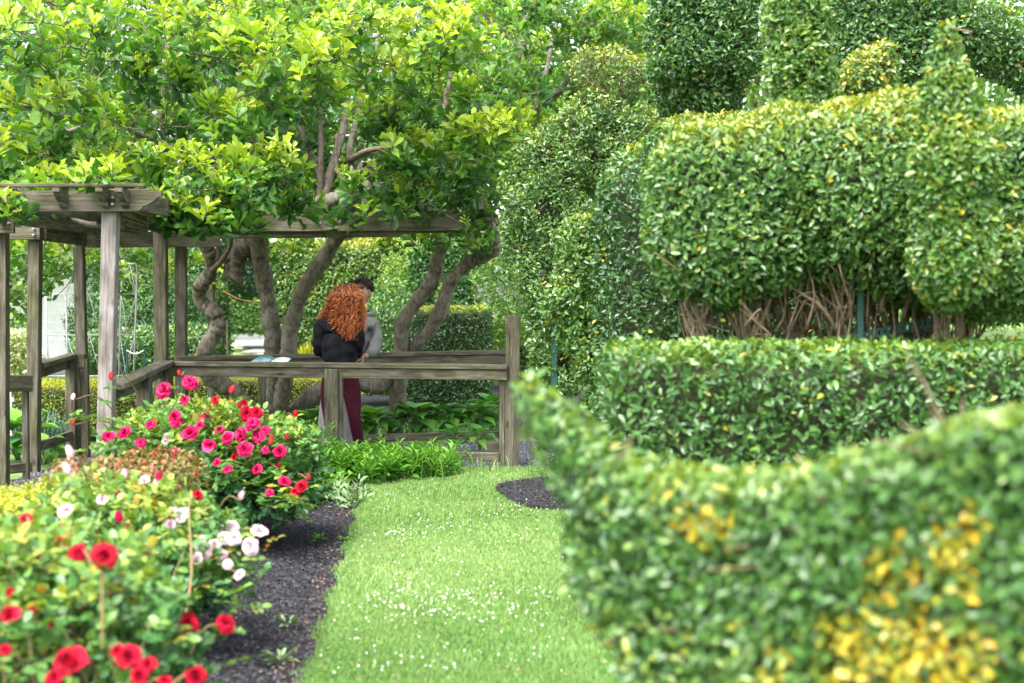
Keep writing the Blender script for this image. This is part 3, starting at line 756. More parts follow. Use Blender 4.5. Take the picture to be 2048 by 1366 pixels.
# second magnolia-like tree with grey limbs, upper middle right
rng = np.random.default_rng(66)
def whorls(cent, axis, rng, L, k=8, young=.5, spread=1.05, jit=.25, asp=.5):
    """rosettes of leaves: returns leaf arrays"""
    Pp, D, N_, LL, T = [], [], [], [], []
    for c, a, y in zip(cent, norm(axis), young):
        u = norm(np.cross(a, [0.3, .2, 1.0])); v = np.cross(a, u); sc_ = rng.uniform(.62, 1.12)
        m = k + rng.integers(-2, 3); ph = rng.random() * 6.28
        for i in range(m):
            an = ph + i * 2.4; tl = spread * (.62 + .45 * i / m) + rng.normal(0, .14)
            r = math.cos(an) * u + math.sin(an) * v
            d = a * math.cos(tl) + r * math.sin(tl) + rng.normal(0, jit * .4, 3)
            d[2] -= .10 * i / m
            n = a * math.sin(tl) - r * math.cos(tl) + rng.normal(0, jit * 1.5, 3)
            Pp.append(c - a * (.16 * L / .15) * (i / m) ** 1.3 + r * .008); D.append(d); N_.append(n)
            LL.append(L * sc_ * (.62 + .42 * (i / m) ** .6) * rng.uniform(.72, 1.18)); T.append(np.clip(y + .22 - .38 * i / m + rng.normal(0, .09), 0, 1))
    LL = np.array(LL)
    return np.array(Pp), np.array(D), np.array(N_), LL, LL * asp * rng.uniform(.85, 1.1, len(LL)), np.array(T)

def leafy_tree(name, label, prims, n, Y0, limbs, L, seed, trunkspec, ty=.5, group=None, singles=0, extra=None, cat='tree'):
    rng = np.random.default_rng(seed)
    root = thing(name, label, cat, trunkspec, group)
    g = Geo(); nodes = []
    for nm, pts, r0, r1 in limbs:
        pw = np.array([P(*q) for q in pts]); sp_ = spline(pw, 9)
        sp_ = sp_ + rng.normal(0, r0 * .06, sp_.shape)
        rr = np.linspace(r0, r1, len(sp_)) * (1 + .05 * np.sin(np.arange(len(sp_)) * .7 + seed) + .06 * np.sin(np.arange(len(sp_)) * .31 + len(nm) + r0 * 90) + rng.normal(0, .04, len(sp_)))
        gg = Geo(); tube(gg, sp_, rr, 16, rough=.06 if r0 > .03 else .03, rng=rng)
        gg.build(nm, M['bark'] if r0 > .03 else M['twig'], root)
        nodes.append(sp_)
    nodes = np.concatenate(nodes)
    nodes = nodes[nodes[:, 2] > 1.7]
    cs, ax, yo = [], [], []
    bnd = bounds(prims[0]) if False else None
    for pr, cnt, dep, young in prims:
        q, nr, d0 = shell([pr], cnt, dep, rng, bounds([pr]), .06, seed, .03)
        cs.append(q); ax.append(nr * .55 + np.array([0, -.15, .75]) + rng.normal(0, .25, q.shape)); yo.append(np.clip(young + .35 * nr[:, 2] + rng.normal(0, .12, len(q)), 0, 1))
    if extra is not None:
        q = np.array([P(*e[:3]) for e in extra]); cs.append(q); ax.append(np.array([0, -.3, .2]) + rng.normal(0, .4, q.shape)); yo.append(np.full(len(q), .55))
    cs, ax, yo = np.concatenate(cs), np.concatenate(ax), np.concatenate(yo)
    Pp, D, N_, LL, WW, T = whorls(cs, ax, rng, L, 9, yo)
    sel = np.zeros(len(Pp), bool)
    if singles:
        px, py = proj(Pp); w = np.where((px > 0) & (px < 2048) & (py > 0) & (py < 1300))[0]
        w = rng.permutation(w[np.argsort(Pp[w, 1] - 4 * LL[w])][:singles * 3])[:singles]; sel[w] = True
        leaf_objects(root, w, Pp, D, N_, LL, WW, TM, M['magnolia'], T)
    k = ~sel; gl = Geo(); leaves(gl, Pp[k], D[k], N_[k], LL[k], WW[k], TM, T[k], curl=rng.uniform(.2, 2.2, k.sum()))
    o = gl.build('crown', M['magnolia'], root); o['kind'] = 'stuff'
    # twigs carrying the rosettes, each running towards the nearest limb
    gt = Geo(); tn = nodes.copy()
    order = np.argsort([np.min(np.linalg.norm(nodes - c, axis=1)) for c in cs])
    pool = list(tn)
    arr = np.array(pool)
    newn = []
    for j, i in enumerate(order):
        if j % 60 == 0 and newn: arr = np.vstack([arr] + newn); newn = []
        c = cs[i]; dst = np.linalg.norm(arr - c, axis=1) + .5 * np.maximum(0, arr[:, 2] - c[2])
        b = arr[np.argmin(dst)]; a = norm(ax[i])
        Lg = np.linalg.norm(b - c)
        if Lg > 1.6: b = c + (b - c) * 1.6 / Lg
        m1 = c - a * min(.12, Lg * .3); m2 = (b + m1) / 2 + rng.normal(0, .05, 3) * Lg
        sp_ = spline([b, m2, m1, c], 3); tube(gt, sp_, np.linspace(.004 + .006 * min(Lg, 1.5), .003, len(sp_)), 4, caps=False)
        newn.append(sp_[2:7:2])
    o = gt.build('twigs', M['twig'], root); o['kind'] = 'stuff'
    return root

# the magnolia over the arbour ------------------------------------------------------------
B = 14.9
mag_limbs = [
 ('trunk', [(788, 868, 15.9), (797, 780, 15.6), (803, 700, 15.3), (806, 645, 15.2), (836, 600, 15.1), (867, 556, 15.0), (874, 520, 14.9), (889, 470, 14.7), (900, 410, 14.5), (905, 330, 14.3)], .085, .065),
 ('trunk', [(806, 740, 15.6), (818, 706, 15.4), (855, 668, 15.2), (885, 610, 15.0), (905, 560, 14.9), (935, 528, 14.8), (968, 512, 14.7), (990, 498, 14.6), (984, 465, 14.5), (965, 400, 14.3)], .080, .055),
 ('trunk', [(545, 865, 16.0), (585, 825, 15.9), (632, 790, 15.7), (700, 768, 15.5), (755, 768, 15.5), (795, 738, 15.6)], .10, .095),
 ('trunk', [(528, 850, 15.8), (548, 775, 15.6), (548, 700, 15.4), (540, 630, 15.3), (528, 560, 15.2), (518, 500, 15.0), (520, 440, 14.8), (540, 380, 14.5), (560, 250, 14.2)], .105, .07),
 ('trunk', [(552, 850, 15.8), (568, 775, 15.5), (576, 700, 15.3), (585, 640, 15.2), (608, 580, 15.0), (645, 520, 14.9), (678, 468, 14.8), (700, 420, 14.6), (730, 330, 14.3)], .090, .068),
 ('trunk', [(500, 850, 15.9), (484, 805, 15.8), (455, 775, 15.7), (420, 755, 15.6), (402, 728, 15.5), (415, 690, 15.4), (434, 655, 15.4), (428, 625, 15.4), (400, 600, 15.4), (402, 570, 15.3), (420, 545, 15.2), (418, 505, 15.1), (398, 470, 15.0), (385, 430, 14.9)], .095, .065),
 ('limb', [(420, 545, 15.2), (438, 510, 15.1), (432, 470, 15.0), (440, 420, 14.8)], .035, .028),
 ('limb', [(424, 540, 15.1), (448, 515, 15.0), (462, 480, 14.9), (450, 440, 14.8)], .030, .022),
 ('limb', [(466, 562, 15.2), (470, 525, 15.2), (490, 492, 15.1), (520, 478, 15.0)], .10, .10),
 ('limb', [(530, 560, 15.2), (505, 510, 15.2), (488, 485, 15.2), (470, 455, 15.1)], .055, .05),
 ('limb', [(500, 430, 14.0), (560, 418, 13.6), (610, 408, 13.4), (655, 402, 13.3), (700, 388, 13.3), (735, 372, 13.4)], .055, .075),
 ('limb', [(590, 412, 13.5), (640, 400, 13.4), (660, 350, 13.5), (690, 240, 13.7), (700, 120, 13.9), (712, 0, 14.1)], .05, .03),
 ('limb', [(640, 400, 13.4), (642, 300, 13.4), (638, 180, 13.5), (625, 60, 13.6)], .030, .018),
 ('limb', [(655, 390, 13.4), (625, 320, 13.6), (600, 260, 13.8), (570, 180, 14.0), (560, 60, 14.2)], .028, .018),
 ('limb', [(720, 380, 13.4), (700, 300, 13.6), (730, 180, 13.9), (760, 60, 14.2)], .04, .022),
 ('limb', [(700, 385, 13.3), (675, 340, 13.3), (672, 270, 13.3)], .025, .016),
 ('limb', [(700, 320, 13.5), (740, 300, 13.1), (800, 292, 12.8), (850, 270, 12.6)], .03, .014),
 ('limb', [(905, 330, 14.3), (890, 230, 14.2), (910, 120, 14.1), (930, 0, 14.1)], .045, .025),
 ('limb', [(965, 400, 14.3), (950, 320, 14.0), (985, 240, 13.6)], .04, .015),
 ('limb', [(560, 250, 14.2), (520, 180, 13.8), (470, 120, 13.4), (420, 40, 13.2)], .04, .02),
 ('limb', [(385, 430, 14.9), (300, 330, 14.4), (250, 230, 13.9), (190, 170, 13.4), (120, 90, 12.9)], .05, .02),
 ('limb', [(540, 380, 14.5), (430, 330, 13.8), (330, 290, 13.2), (220, 250, 12.6), (100, 270, 12.0)], .04, .016),
 ('limb', [(430, 330, 13.8), (420, 380, 12.8), (430, 410, 12.0), (400, 400, 11.2)], .022, .010),
 ('limb', [(385, 430, 14.9), (290, 410, 14.0), (180, 400, 13.2), (60, 370, 12.2)], .03, .015),
 ('limb', [(250, 455, 11.0), (180, 448, 11.2), (140, 435, 11.5), (90, 415, 11.6)], .022, .015),
 ('limb', [(265, 440, 11.0), (225, 437, 11.2), (180, 448, 11.2)], .012, .012),
 ('limb', [(384, 432, 14.6), (330, 300, 14.0), (330, 160, 13.6), (350, 20, 13.6)], .035, .02),
]
def rs(x, y, Y, rx, ry, rY, cnt, young, dep=.35): return (pell(x, y, Y, rx, ry, rY), cnt, dep, young)
mag_pads = [
 rs(50, 70, 10.2, 110, 75, .45, 34, .62), rs(110, 215, 10.4, 120, 75, .45, 40, .6), rs(10, 330, 10.4, 90, 70, .4, 30, .45), rs(230, 60, 11.0, 120, 70, .45, 30, .5),
 rs(60, 400, 10.2, 55, 22, .2, 8, .5), rs(240, 330, 10.8, 90, 42, .4, 22, .5), rs(410, 60, 11.2, 110, 60, .45, 32, .55), rs(560, 110, 11.0, 120, 65, .4, 40, .72),
 rs(300, 160, 11.6, 110, 50, .4, 24, .4), rs(460, 225, 11.0, 55, 45, .25, 15, .55), rs(400, 345, 10.7, 120, 55, .4, 44, .55), rs(370, 415, 10.6, 70, 32, .3, 20, .45),
 rs(470, 385, 10.7, 60, 45, .3, 22, .45), rs(560, 320, 11.0, 70, 40, .3, 20, .62), rs(580, 190, 11.4, 90, 35, .35, 20, .5), rs(690, 60, 11.8, 90, 55, .4, 24, .6),
 rs(870, 70, 11.8, 110, 55, .4, 38, .85), rs(780, 130, 12.2, 90, 50, .35, 22, .6), rs(960, 100, 12.2, 60, 45, .3, 16, .7), rs(740, 230, 12.4, 75, 45, .3, 18, .45),
 rs(870, 200, 12.6, 90, 50, .35, 22, .45), rs(850, 300, 12.3, 80, 38, .3, 22, .5), rs(960, 265, 12.1, 85, 32, .28, 24, .78), rs(1020, 245, 12.1, 40, 22, .2, 9, .85),
 rs(920, 340, 12.4, 80, 35, .3, 18, .4), rs(760, 370, 12.6, 90, 38, .3, 20, .3), rs(860, 395, 12.5, 70, 28, .25, 14, .3), rs(950, 440, 12.5, 28, 42, .18, 10, .35),
 rs(790, 420, 12.4, 50, 18, .2, 6, .3), rs(300, 380, 10.9, 30, 30, .25, 6, .45),
 # bulk behind
 rs(250, 150, 13.2, 420, 230, 1.1, 330, .32, .9), rs(700, 150, 14.2, 420, 230, 1.2, 380, .36, .9), rs(450, 250, 15.6, 600, 190, 1.2, 360, .30, .9), rs(120, 330, 13.4, 220, 85, .9, 80, .25, .7),
 rs(900, 330, 14.0, 200, 110, .8, 110, .30, .7), rs(60, 500, 14.6, 90, 60, .6, 34, .62, .5), rs(170, 510, 16.2, 110, 50, .5, 42, .68, .5), rs(250, 560, 16.8, 50, 40, .4, 10, .6, .4),  # low pads under the arbour coloured paler to stand in for backlight
 rs(100, 560, 15.8, 40, 22, .3, 6, .55, .4), rs(420, 430, 10.5, 70, 28, .25, 18, .5), rs(330, 415, 10.6, 30, 24, .2, 8, .5), rs(30, 395, 9.2, 45, 18, .15, 9, .5), rs(250, 350, 9.3, 70, 16, .2, 8, .5), rs(480, 440, 11.0, 60, 16, .2, 12, .45), rs(700, 425, 12.2, 40, 12, .15, 5, .4), rs(120, 355, 9.6, 90, 22, .2, 12, .5), rs(590, 395, 11.4, 50, 26, .25, 10, .5), rs(560, 500, 16.8, 55, 38, .35, 14, .62, .4), rs(610, 480, 16.8, 40, 25, .3, 8, .62, .3), rs(365, 520, 17.0, 55, 60, .4, 12, .75, .4), rs(440, 560, 16.2, 22, 30, .2, 4, .75),  # low far pads in this row also carry the painted backlight
 rs(870, 480, 13.6, 50, 20, .2, 7, .3, .3), rs(800, 480, 15.4, 50, 18, .2, 5, .4), rs(940, 490, 14.6, 40, 30, .3, 8, .4, .3), rs(300, 240, 12.0, 80, 40, .3, 12, .4),
]
leafy_tree('magnolia_tree', 'large spreading magnolia with twisting trunks and big fresh green leaves over the wooden arbour', mag_pads, 0, 0, mag_limbs, .148, 71,
           (float(P(545, 850, 15.8)[0]), 15.8, 0), singles=300)
mag2 = [('trunk', [(1100, 640, 19.5), (1092, 400, 19.3), (1075, 250, 18.5), (1068, 200, 18.3)], .12, .07),
        ('limb', [(1068, 200, 18.3), (1060, 170, 18.2), (1045, 100, 18.0), (1055, 20, 18.0), (1060, -60, 18.0)], .05, .03),
        ('limb', [(1066, 205, 18.3), (1100, 200, 18.1), (1130, 165, 17.9), (1160, 100, 17.8), (1180, 0, 17.8)], .06, .03),
        ('limb', [(1066, 200, 18.3), (1090, 150, 18.4), (1110, 60, 18.6), (1140, -30, 18.6)], .035, .02),
        ('limb', [(1090, 202, 18.1), (1130, 178, 17.8), (1180, 172, 17.6), (1240, 180, 17.4)], .025, .012),
        ('limb', [(1230, 190, 17.6), (1290, 130, 17.6), (1340, 90, 17.8)], .03, .02),
        ('limb', [(1045, 100, 18.0), (1000, 60, 18.0), (960, 20, 18.0)], .025, .015)]
leafy_tree('magnolia_tree', 'second green tree with forked grey limbs, behind the magnolia and left of the topiary head',
           [rs(1120, 70, 18.6, 230, 190, 1.4, 420, .45, .9), rs(1220, 40, 17.2, 110, 60, .6, 60, .6, .6), rs(1250, 170, 17.6, 90, 70, .6, 50, .5, .6), rs(1000, 190, 17.6, 90, 80, .6, 50, .3, .6),
            rs(1130, 260, 19, 160, 110, .8, 110, .35, .7), rs(1080, 10, 17, 130, 50, .6, 50, .5, .6), rs(1300, 60, 18.5, 160, 120, .9, 120, .55, .7)],
           0, 0, mag2, .135, 72, (float(P(1035, 640, 19.5)[0]), 19.5, 0))

# hedges and shrubs beyond the arbour
hedge('clipped_hedge', 'big flat-topped clipped hedge in the middle distance behind the two people', 'hedge', [pbox(535, 489, 835, 850, 22, 24, .12), pbox(700, 478, 790, 520, 22.4, 23.6, .2)], 80000, .060, pv, ty=.56, top=.35, seed=41, tmpl=T4, depth=.14, yellow=.0, twigs=250, lump=.05)
hedge('clipped_hedge', 'low far clipped hedge with pale top, seen between the twisted trunks beyond the path', 'hedge', [pbox(425, 597, 545, 664, 38, 40, .15)], 12000, .085, M['far'], ty=.42, top=.5, seed=42, tmpl=T4, depth=.15, lump=.03)
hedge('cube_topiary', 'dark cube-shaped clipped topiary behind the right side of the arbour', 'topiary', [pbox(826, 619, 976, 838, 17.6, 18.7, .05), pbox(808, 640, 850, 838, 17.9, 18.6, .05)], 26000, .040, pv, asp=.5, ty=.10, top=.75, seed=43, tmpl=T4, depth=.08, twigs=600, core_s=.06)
mass('yew_shrub', 'large rounded dark conifer shrub behind the metal plant tower', 'shrub', [E(330, 640, 21, 120, 80, .9), E(300, 550, 21.5, 110, 75, .9), E(215, 650, 21, 62, 70, .7), E(390, 590, 21.5, 50, 60, .6)], 30000, .075, M['yew'], ty=.5, seed=44, depth=.35, asp=.30, lump=.07)
mass('conifer_shrub', 'very dark conifer between the twisted trunks above the far low hedge', 'shrub', [E(480, 545, 30, 60, 55, .9), E(440, 500, 31, 70, 60, .9)], 9000, .10, M['yew'], ty=.25, seed=45, depth=.4, asp=.35)
mass('boxwood_shrub', 'row-end boxwood mound with light green tips under the dark conifer shrub', 'shrub', [E(390, 700, 18.8, 60, 42, .5), E(300, 705, 18.8, 55, 36, .5), E(215, 705, 19, 60, 34, .5)], 18000, .05, pv, ty=.36, seed=46, depth=.2, lump=.05, top=.1)
hedge('golden_hedge', 'low golden box hedge crossing behind the left posts of the arbour', 'hedge', [pbox(-200, 772, 335, 862, 14.9, 15.7, .08)], 22000, .030, M['golden'], ty=.40, top=.45, seed=47, tmpl=T4, depth=.09, twigs=200, core_s=.06)
hedge('golden_hedge', 'bright golden low hedge seen between the twisted magnolia trunks', 'hedge', [pbox(330, 758, 700, 850, 17.2, 18.0, .1)], 15000, .032, M['golden'], ty=.55, top=.35, seed=48, tmpl=T4, depth=.09, core_s=.06)
mass('flowering_shrub', 'pale cream flowering shrub beside the white house at the left edge', 'shrub', [E(34, 715, 17.5, 26, 45, .3)], 2600, .06, leafmat('cream_flower', [(0, (.10, .20, .04)), (.5, (.22, .30, .09)), (1, (.50, .50, .34))], trans=.3), ty=.6, seed=49, depth=.3, top=.4)
mass('tree', 'young broad-leaved tree with grey green leaves in front of the white house', 'tree', [E(30, 615, 19, 26, 55, .3), E(-10, 560, 19, 50, 50, .4)], 1000, .10, M['far'], ty=.5, seed=50, depth=.4, asp=.7, trunk=[(-6.9, 19.2, 0), (-6.9, 19.2, 1), (-6.9, 19.2, 1.6), .05])
mass('shrub', 'light green loose shrub right behind the grey hoodie, beside the cube topiary', 'shrub', [E(785, 660, 20, 60, 95, .6), E(760, 730, 20, 60, 50, .5)], 12000, .05, pv, ty=.45, seed=51, depth=.3, lump=.06, top=.1)
mass('willowy_shrub', 'tall hazy grey green shrub behind the top right of the cube topiary', 'shrub', [E(960, 610, 23, 70, 110, .8), E(1010, 560, 23, 60, 130, .8), E(905, 520, 24, 70, 60, .7)], 16000, .075, M['far'], ty=.5, seed=52, depth=.5, asp=.35, lump=.1)
hedge('vine_column', 'narrow leafy vine column left of the twisted trunks', 'plant', [pcap(436, 590, 16, 440, 700, 14, 16.9)], 3000, .045, pv, ty=.45, seed=53, tmpl=T4, depth=.08, lump=.02)
hedge('arch_topiary', 'dark slim topiary arch behind the forked right trunk', 'topiary', [pcap(850, 520, 26, 838, 640, 22, 20), pcap(850, 520, 26, 905, 500, 24, 20), pcap(905, 500, 24, 920, 600, 22, 20)], 6000, .055, M['yew'], ty=.6, seed=54, tmpl=T4, depth=.12)
mass('tan_shrub', 'dry tan flowering shrub above the big flat-topped hedge', 'shrub', [E(770, 468, 26, 80, 28, .6)], 5000, .07, leafmat('dry_shrub_leaf', [(0, (.16, .13, .07)), (1, (.42, .38, .22))], trans=.2), ty=.5, seed=55, depth=.3)
mass('shrub', 'bare pinkish stemmed pale shrub left of the forked right trunk', 'shrub', [E(815, 560, 21.5, 42, 85, .4)], 4500, .05, M['far'], ty=.8, seed=56, depth=.45, asp=.4)
hedge('hedge', 'green hedge far beyond the right side of the arbour', 'hedge', [pbox(880, 655, 1330, 770, 26, 27, .2)], 14000, .08, M['far'], ty=.5, seed=57, tmpl=T4, depth=.15)

# ------------------------------------------------------------------ wooden arbour (pergola)
W, WP = M['wood'], M['wood_pale']
perg = thing('pergola', 'weathered grey timber pergola carrying the big magnolia, open towards the lawn', 'pergola', P(640, 900, 13.5) * [1, 1, 0])
def post(px, py, Y, w, pxb=None, mat=W, name='post', parent=perg, z0=-.03, d=None, pyb=None):
    top = P(px, py, Y); b = np.array([P(pxb if pxb else px, pyb or 900, Y)[0], Y, z0])
    return board(name, b, top, w, d or w, mat, parent, up=(0, 1, 0), bev=.005)
post(222, 423, 9.42, .098, 207, WP, pyb=1050)
post(321, 458, 13.15, .115, 324)
post(1026, 632, 12.68, .125, 1024)
post(362, 470, 14.3, .108, 363)
post(3, 450, 11.5, .10)
post(71, 446, 12.42, .102, 66)
post(158, 494, 13.6, .095, 169)
post(423, 500, 16.3, .07)
post(700, 460, 17.0, .0001) if False else None
# near beam with ogee end
def profile_beam(name, a, b, h, th, parent, mat, steps=True):
    """beam from a to b (centre lines), scalloped at the b end"""
    a, b = np.array(a), np.array(b); d = norm(b - a); L = np.linalg.norm(b - a); s = norm(np.cross([0, 0, 1.0], d))
    pts = [(0, -h / 2), (L - .17, -h / 2)]
    for an in np.linspace(0, 90, 5): pts.append((L - .17 + .05 * math.sin(math.radians(an)), -h / 2 + .035 * (1 - math.cos(math.radians(an)))))
    for an in np.linspace(0, 90, 7): pts.append((L - .105 + .085 * math.sin(math.radians(an)) , -h / 2 + .035 + .05 * (1 - math.cos(math.radians(90 - an))) if False else -h / 2 + .038 + .055 * math.sin(math.radians(an)) ** 1.5))
    pts += [(L, -h / 2 + .095), (L, h / 2), (0, h / 2)]
    pts = np.array(pts); n = len(pts); V = []
    for k in (-1, 1):
        V.append(np.outer(pts[:, 0] - L / 2, [1, 0, 0]) + np.outer(np.ones(n), [0, k * th / 2, 0]) + np.outer(pts[:, 1], [0, 0, 1]))
    g = Geo(); i = np.arange(n)
    g.add(np.concatenate(V), [np.stack([i, (i + 1) % n, (i + 1) % n + n, i + n], -1), i[::-1][None], (i + n)[None]])
    me = g.mesh(name, mat, smooth=False)
    return inst(name, me, frame((a + b) / 2, d, (0, 0, 1)), parent)
zb = 2.155
nb0 = P(-420, 402, 9.33); nb1 = P(324, 402, 9.33)
profile_beam('beam', (nb0[0], 9.33, nb1[2]), nb1, .135, .042, perg, W)
for x in (-260, -120, 0, 103, 190, 230):
    p = P(x, 396, 9.05); q = P(x, 396, 9.05)
    profile_beam('rafter', (p[0] + .05, 13.9, p[2] + .02), (p[0], 9.13, p[2] + .012), .12, .045, perg, W)
p = P(-420, 371, 9.2); q = P(291, 371, 9.2); board('lath', (p[0], 9.2, q[2]), q, .045, .022, W, perg)
for Y in (9.9, 10.4, 10.9, 11.4, 11.9, 12.4, 12.9, 13.4):
    board('lath', (-4.6, Y, 2.262), (P(300, 400, Y)[0], Y, 2.262), .045, .025, W, perg)
board('beam', P(247, 407, 9.45), P(333, 445, 13.1), .045, .15, W, perg)
board('beam', P(225, 414, 9.5), P(318, 449, 13.1), .04, .11, W, perg)
board('beam', P(334, 447, 13.12), P(985, 444, 12.66), .045, .155, W, perg)
board('beam', P(352, 455, 13.19), P(945, 449, 12.75), .04, .145, W, perg)
board('beam', P(-120, 446, 11.38), P(29, 446, 11.38), .045, .165, W, perg)
board('beam', P(-60, 462, 12.30), P(81, 462, 12.33), .045, .15, W, perg)
board('beam', P(88, 464, 12.45), P(170, 477, 13.66), .045, .15, W, perg)
board('beam', P(150, 479, 13.75), P(440, 479, 14.36), .045, .155, W, perg)
board('beam', P(372, 463, 14.30), P(960, 458, 14.8), .045, .15, W, perg)
for x in (400, 500, 627, 740, 850, 965):
    a = P(x, 424, 12.95); board('rafter', (a[0], 12.45, 2.33), (a[0] + .1, 15.6, 2.33), .05, .09, W, perg)
a = P(585, 421, 12.6); b = P(630, 421, 12.6); board('lath', a, b, .045, .025, W, perg)
board('brace', P(262, 418, 9.7), P(318, 462, 12.9), .03, .05, W, perg)

for (x, y, Y) in ((66, 458, 12.27), (66, 470, 12.27), (224, 395, 9.27), (224, 408, 9.27), (345, 452, 13.06), (345, 464, 13.06), (16, 446, 11.33), (940, 440, 12.62), (640, 446, 12.8)):
    g = Geo(); c = P(x, y, Y); tube(g, np.array([c, c + [0, .05, 0]]), .009, 8); g.build('bolt', M['metal'], perg)
def railing(label, a, b, lower, posts, cap_w=.14, base=None):
    """cap board, under board, lower rail and short posts; a, b: ends of the cap top"""
    a, b = np.array(a), np.array(b)
    r = thing('railing', label, 'railing', ((a + b) / 2) * [1, 1, 0])
    u = norm(b - a)
    board('cap_rail', a - [0, 0, .022], b - [0, 0, .022], cap_w, .044, W, r, bev=.006)
    side = norm(np.cross([0, 0, 1.0], u)); side = side if side[1] < 0 else -side
    board('under_board', a - [0, 0, .092] + side * .03, b - [0, 0, .092] + side * .03, .035, .092, W, r)
    for (s0, s1, z, h) in lower:
        p = a + (b - a) * s0; q = a + (b - a) * s1
        board('lower_rail', (p[0], p[1], z), (q[0], q[1], z), .04, h, W, r)
    for s, w, zt in posts:
        p = a + (b - a) * s
        board('rail_post', (p[0], p[1] - .0, -.03), (p[0], p[1], p[2] - .048 - zt), w, w, W, r, up=(0, 1, 0))
    return r, side
rf, sd_ = railing('long front handrail of the arbour facing the lawn, with an open booklet on it', P(338, 722, 13.08), P(1016, 729, 12.60), [(.28, .975, .10, .075)], [(.487, .10, 0)])
# doubled middle post: a face board proud of it
a = P(338, 722, 13.08); b = P(1016, 729, 12.60); m = a + (b - a) * .495
for dx, w in ((-.055, .045), (.062, .045)):
    board('post_board', (m[0] + dx, m[1] - .02, -.02), (m[0] + dx, m[1] - .02, m[2] - .052), w, .09, W, rf, up=(0, 1, 0))
board('post_board', (m[0] + .003, m[1] - .075, -.02), (m[0] + .003, m[1] - .075, m[2] - .055), .095, .05, W, rf, up=(0, 1, 0))
q = P(1004, 900, 12.66); board('post_board', (q[0], 12.66, -.02), (q[0], 12.66, m[2] - .05), .045, .09, W, rf, up=(0, 1, 0))
q = P(990, 900, 13.3); board('step_block', (q[0] - .08, 13.3, .10), (q[0] + .12, 13.3, .10), .15, .12, W, rf)
railing('short side handrail running from the silvery near post back to the corner post', P(228, 768, 9.62), P(333, 721, 13.0), [], [(.5, .11, 0), (.53, .09, 0), (.985, .11, 0), (.96, .09, 0)])
railing('left inner handrail climbing away behind the second left post', P(80, 726, 12.48), P(146, 706, 13.5), [(0, 1, .21, .085)], [(.93, .09, 0)], cap_w=.10)
railing('short handrail piece closing the left inner railing at its far post', P(143, 706, 13.5), P(172, 707, 13.5), [(0, 1, .23, .08)], [(.9, .07, 0)], cap_w=.10)
railing('low handrail between the two leftmost posts at the left edge', P(-40, 750, 11.6), P(60, 750, 11.95), [(0, 1, .09, .08)], [(.9, .05, 0)], cap_w=.10)
railing('rear handrail of the arbour behind the couple, rising to the right', P(350, 713, 14.05), P(1012, 700, 14.95), [(0, 1, .065, .075)], [(.25, .07, 0), (.99, .09, 0)])
# leaning white picket piece at far left
wp = thing('white_board', 'white weathered board leaning in the flower bed at the left edge', 'board', P(18, 870, 13.5) * [1, 1, 0])
board('plank', P(22, 872, 13.5), P(12, 738, 13.6), .07, .03, M['white'], wp, up=(0, 1, 0)); board('cross_piece', P(2, 805, 13.5), P(28, 799, 13.46), .03, .04, M['white'], wp)

# timber planter with yellow grassy plant
pl = thing('raised_planter', 'grey timber raised planter box with yellow grassy tufts behind the woman', 'planter', P(625, 740, 20.5) * [1, 1, 0])
x0 = P(590, 700, 20.5)[0]; x1 = P(668, 700, 20.5)[0]
for z in (.12, .32, .52):
    board('plank', (x0, 20.5, z), (x1, 20.5, z), .05, .185, WP, pl)
    board('plank', (x0 + .025, 20.53, z), (x0 + .025, 21.6, z), .05, .185, WP, pl)
board('coping', (x0 - .02, 20.48, .64), (x1, 20.48, .64), .12, .04, WP, pl)
g = Geo(); rng = np.random.default_rng(5)
n = 240; p = np.stack([rng.uniform(x0 + .05, x1, n), rng.uniform(20.6, 21, n), np.full(n, .60)], 1); d = np.array([0, 0, 1.0]) + rng.normal(0, .3, (n, 3))
leaves(g, p, d, rng.normal(size=(n, 3)), rng.uniform(.12, .30, n), .014, T4, rng.uniform(.6, 1, n)); g.build('foliage', M['golden'], pl)['kind'] = 'stuff'

# metal plant tower
ob = thing('plant_tower', 'grey metal rod plant tower with zigzag sides behind the left posts', 'plant tower', P(180, 790, 16.9) * [1, 1, 0])
def rod(a, b, r, parent, name='rod'):
    g = Geo(); tube(g, np.array([a, b]), [r, r], 6); return g.build(name, M['metal'], parent)
cn = {'a': (93, 17.2), 'b': (133, 16.6), 'c': (241, 17.0), 'd': (271, 16.4)}
def tw(k, y): x, Y = cn[k]; return P(x + (y - 640) * .03 * (1 if k in 'cd' else -1) * (-1), y, Y)
for k in cn: rod(tw(k, 520 if k in 'cd' else 590) , tw(k, 790), .011, ob, 'upright')
lv = [528, 588, 670, 752]
for i, y in enumerate(lv):
    prs = [('c', 'd')] if i == 0 else [('b', 'd'), ('a', 'c'), ('a', 'b'), ('c', 'd')]
    for k1, k2 in prs: rod(tw(k1, y), tw(k2, y), .008, ob, 'hoop')
for i in range(3):
    ya, yb = lv[i], lv[i + 1]
    for k1, k2, n in (('b', 'd', 3), ('c', 'd', 1)):
        if i == 0 and k1 != 'c' : ya2 = ya + 10
        else: ya2 = ya
        for j in range(n):
            def on(s, y): return tw(k1, y) * (1 - s) + tw(k2, y) * s
            s0, s1, sm = j / n, (j + 1) / n, (j + .5) / n
            rod(on(s0 if i else sm, ya2), on(sm if i else s0, yb), .0045, ob, 'zigzag_rod'); rod(on(s1 if i else sm, ya2), on(sm if i else s1, yb), .0045, ob, 'zigzag_rod')
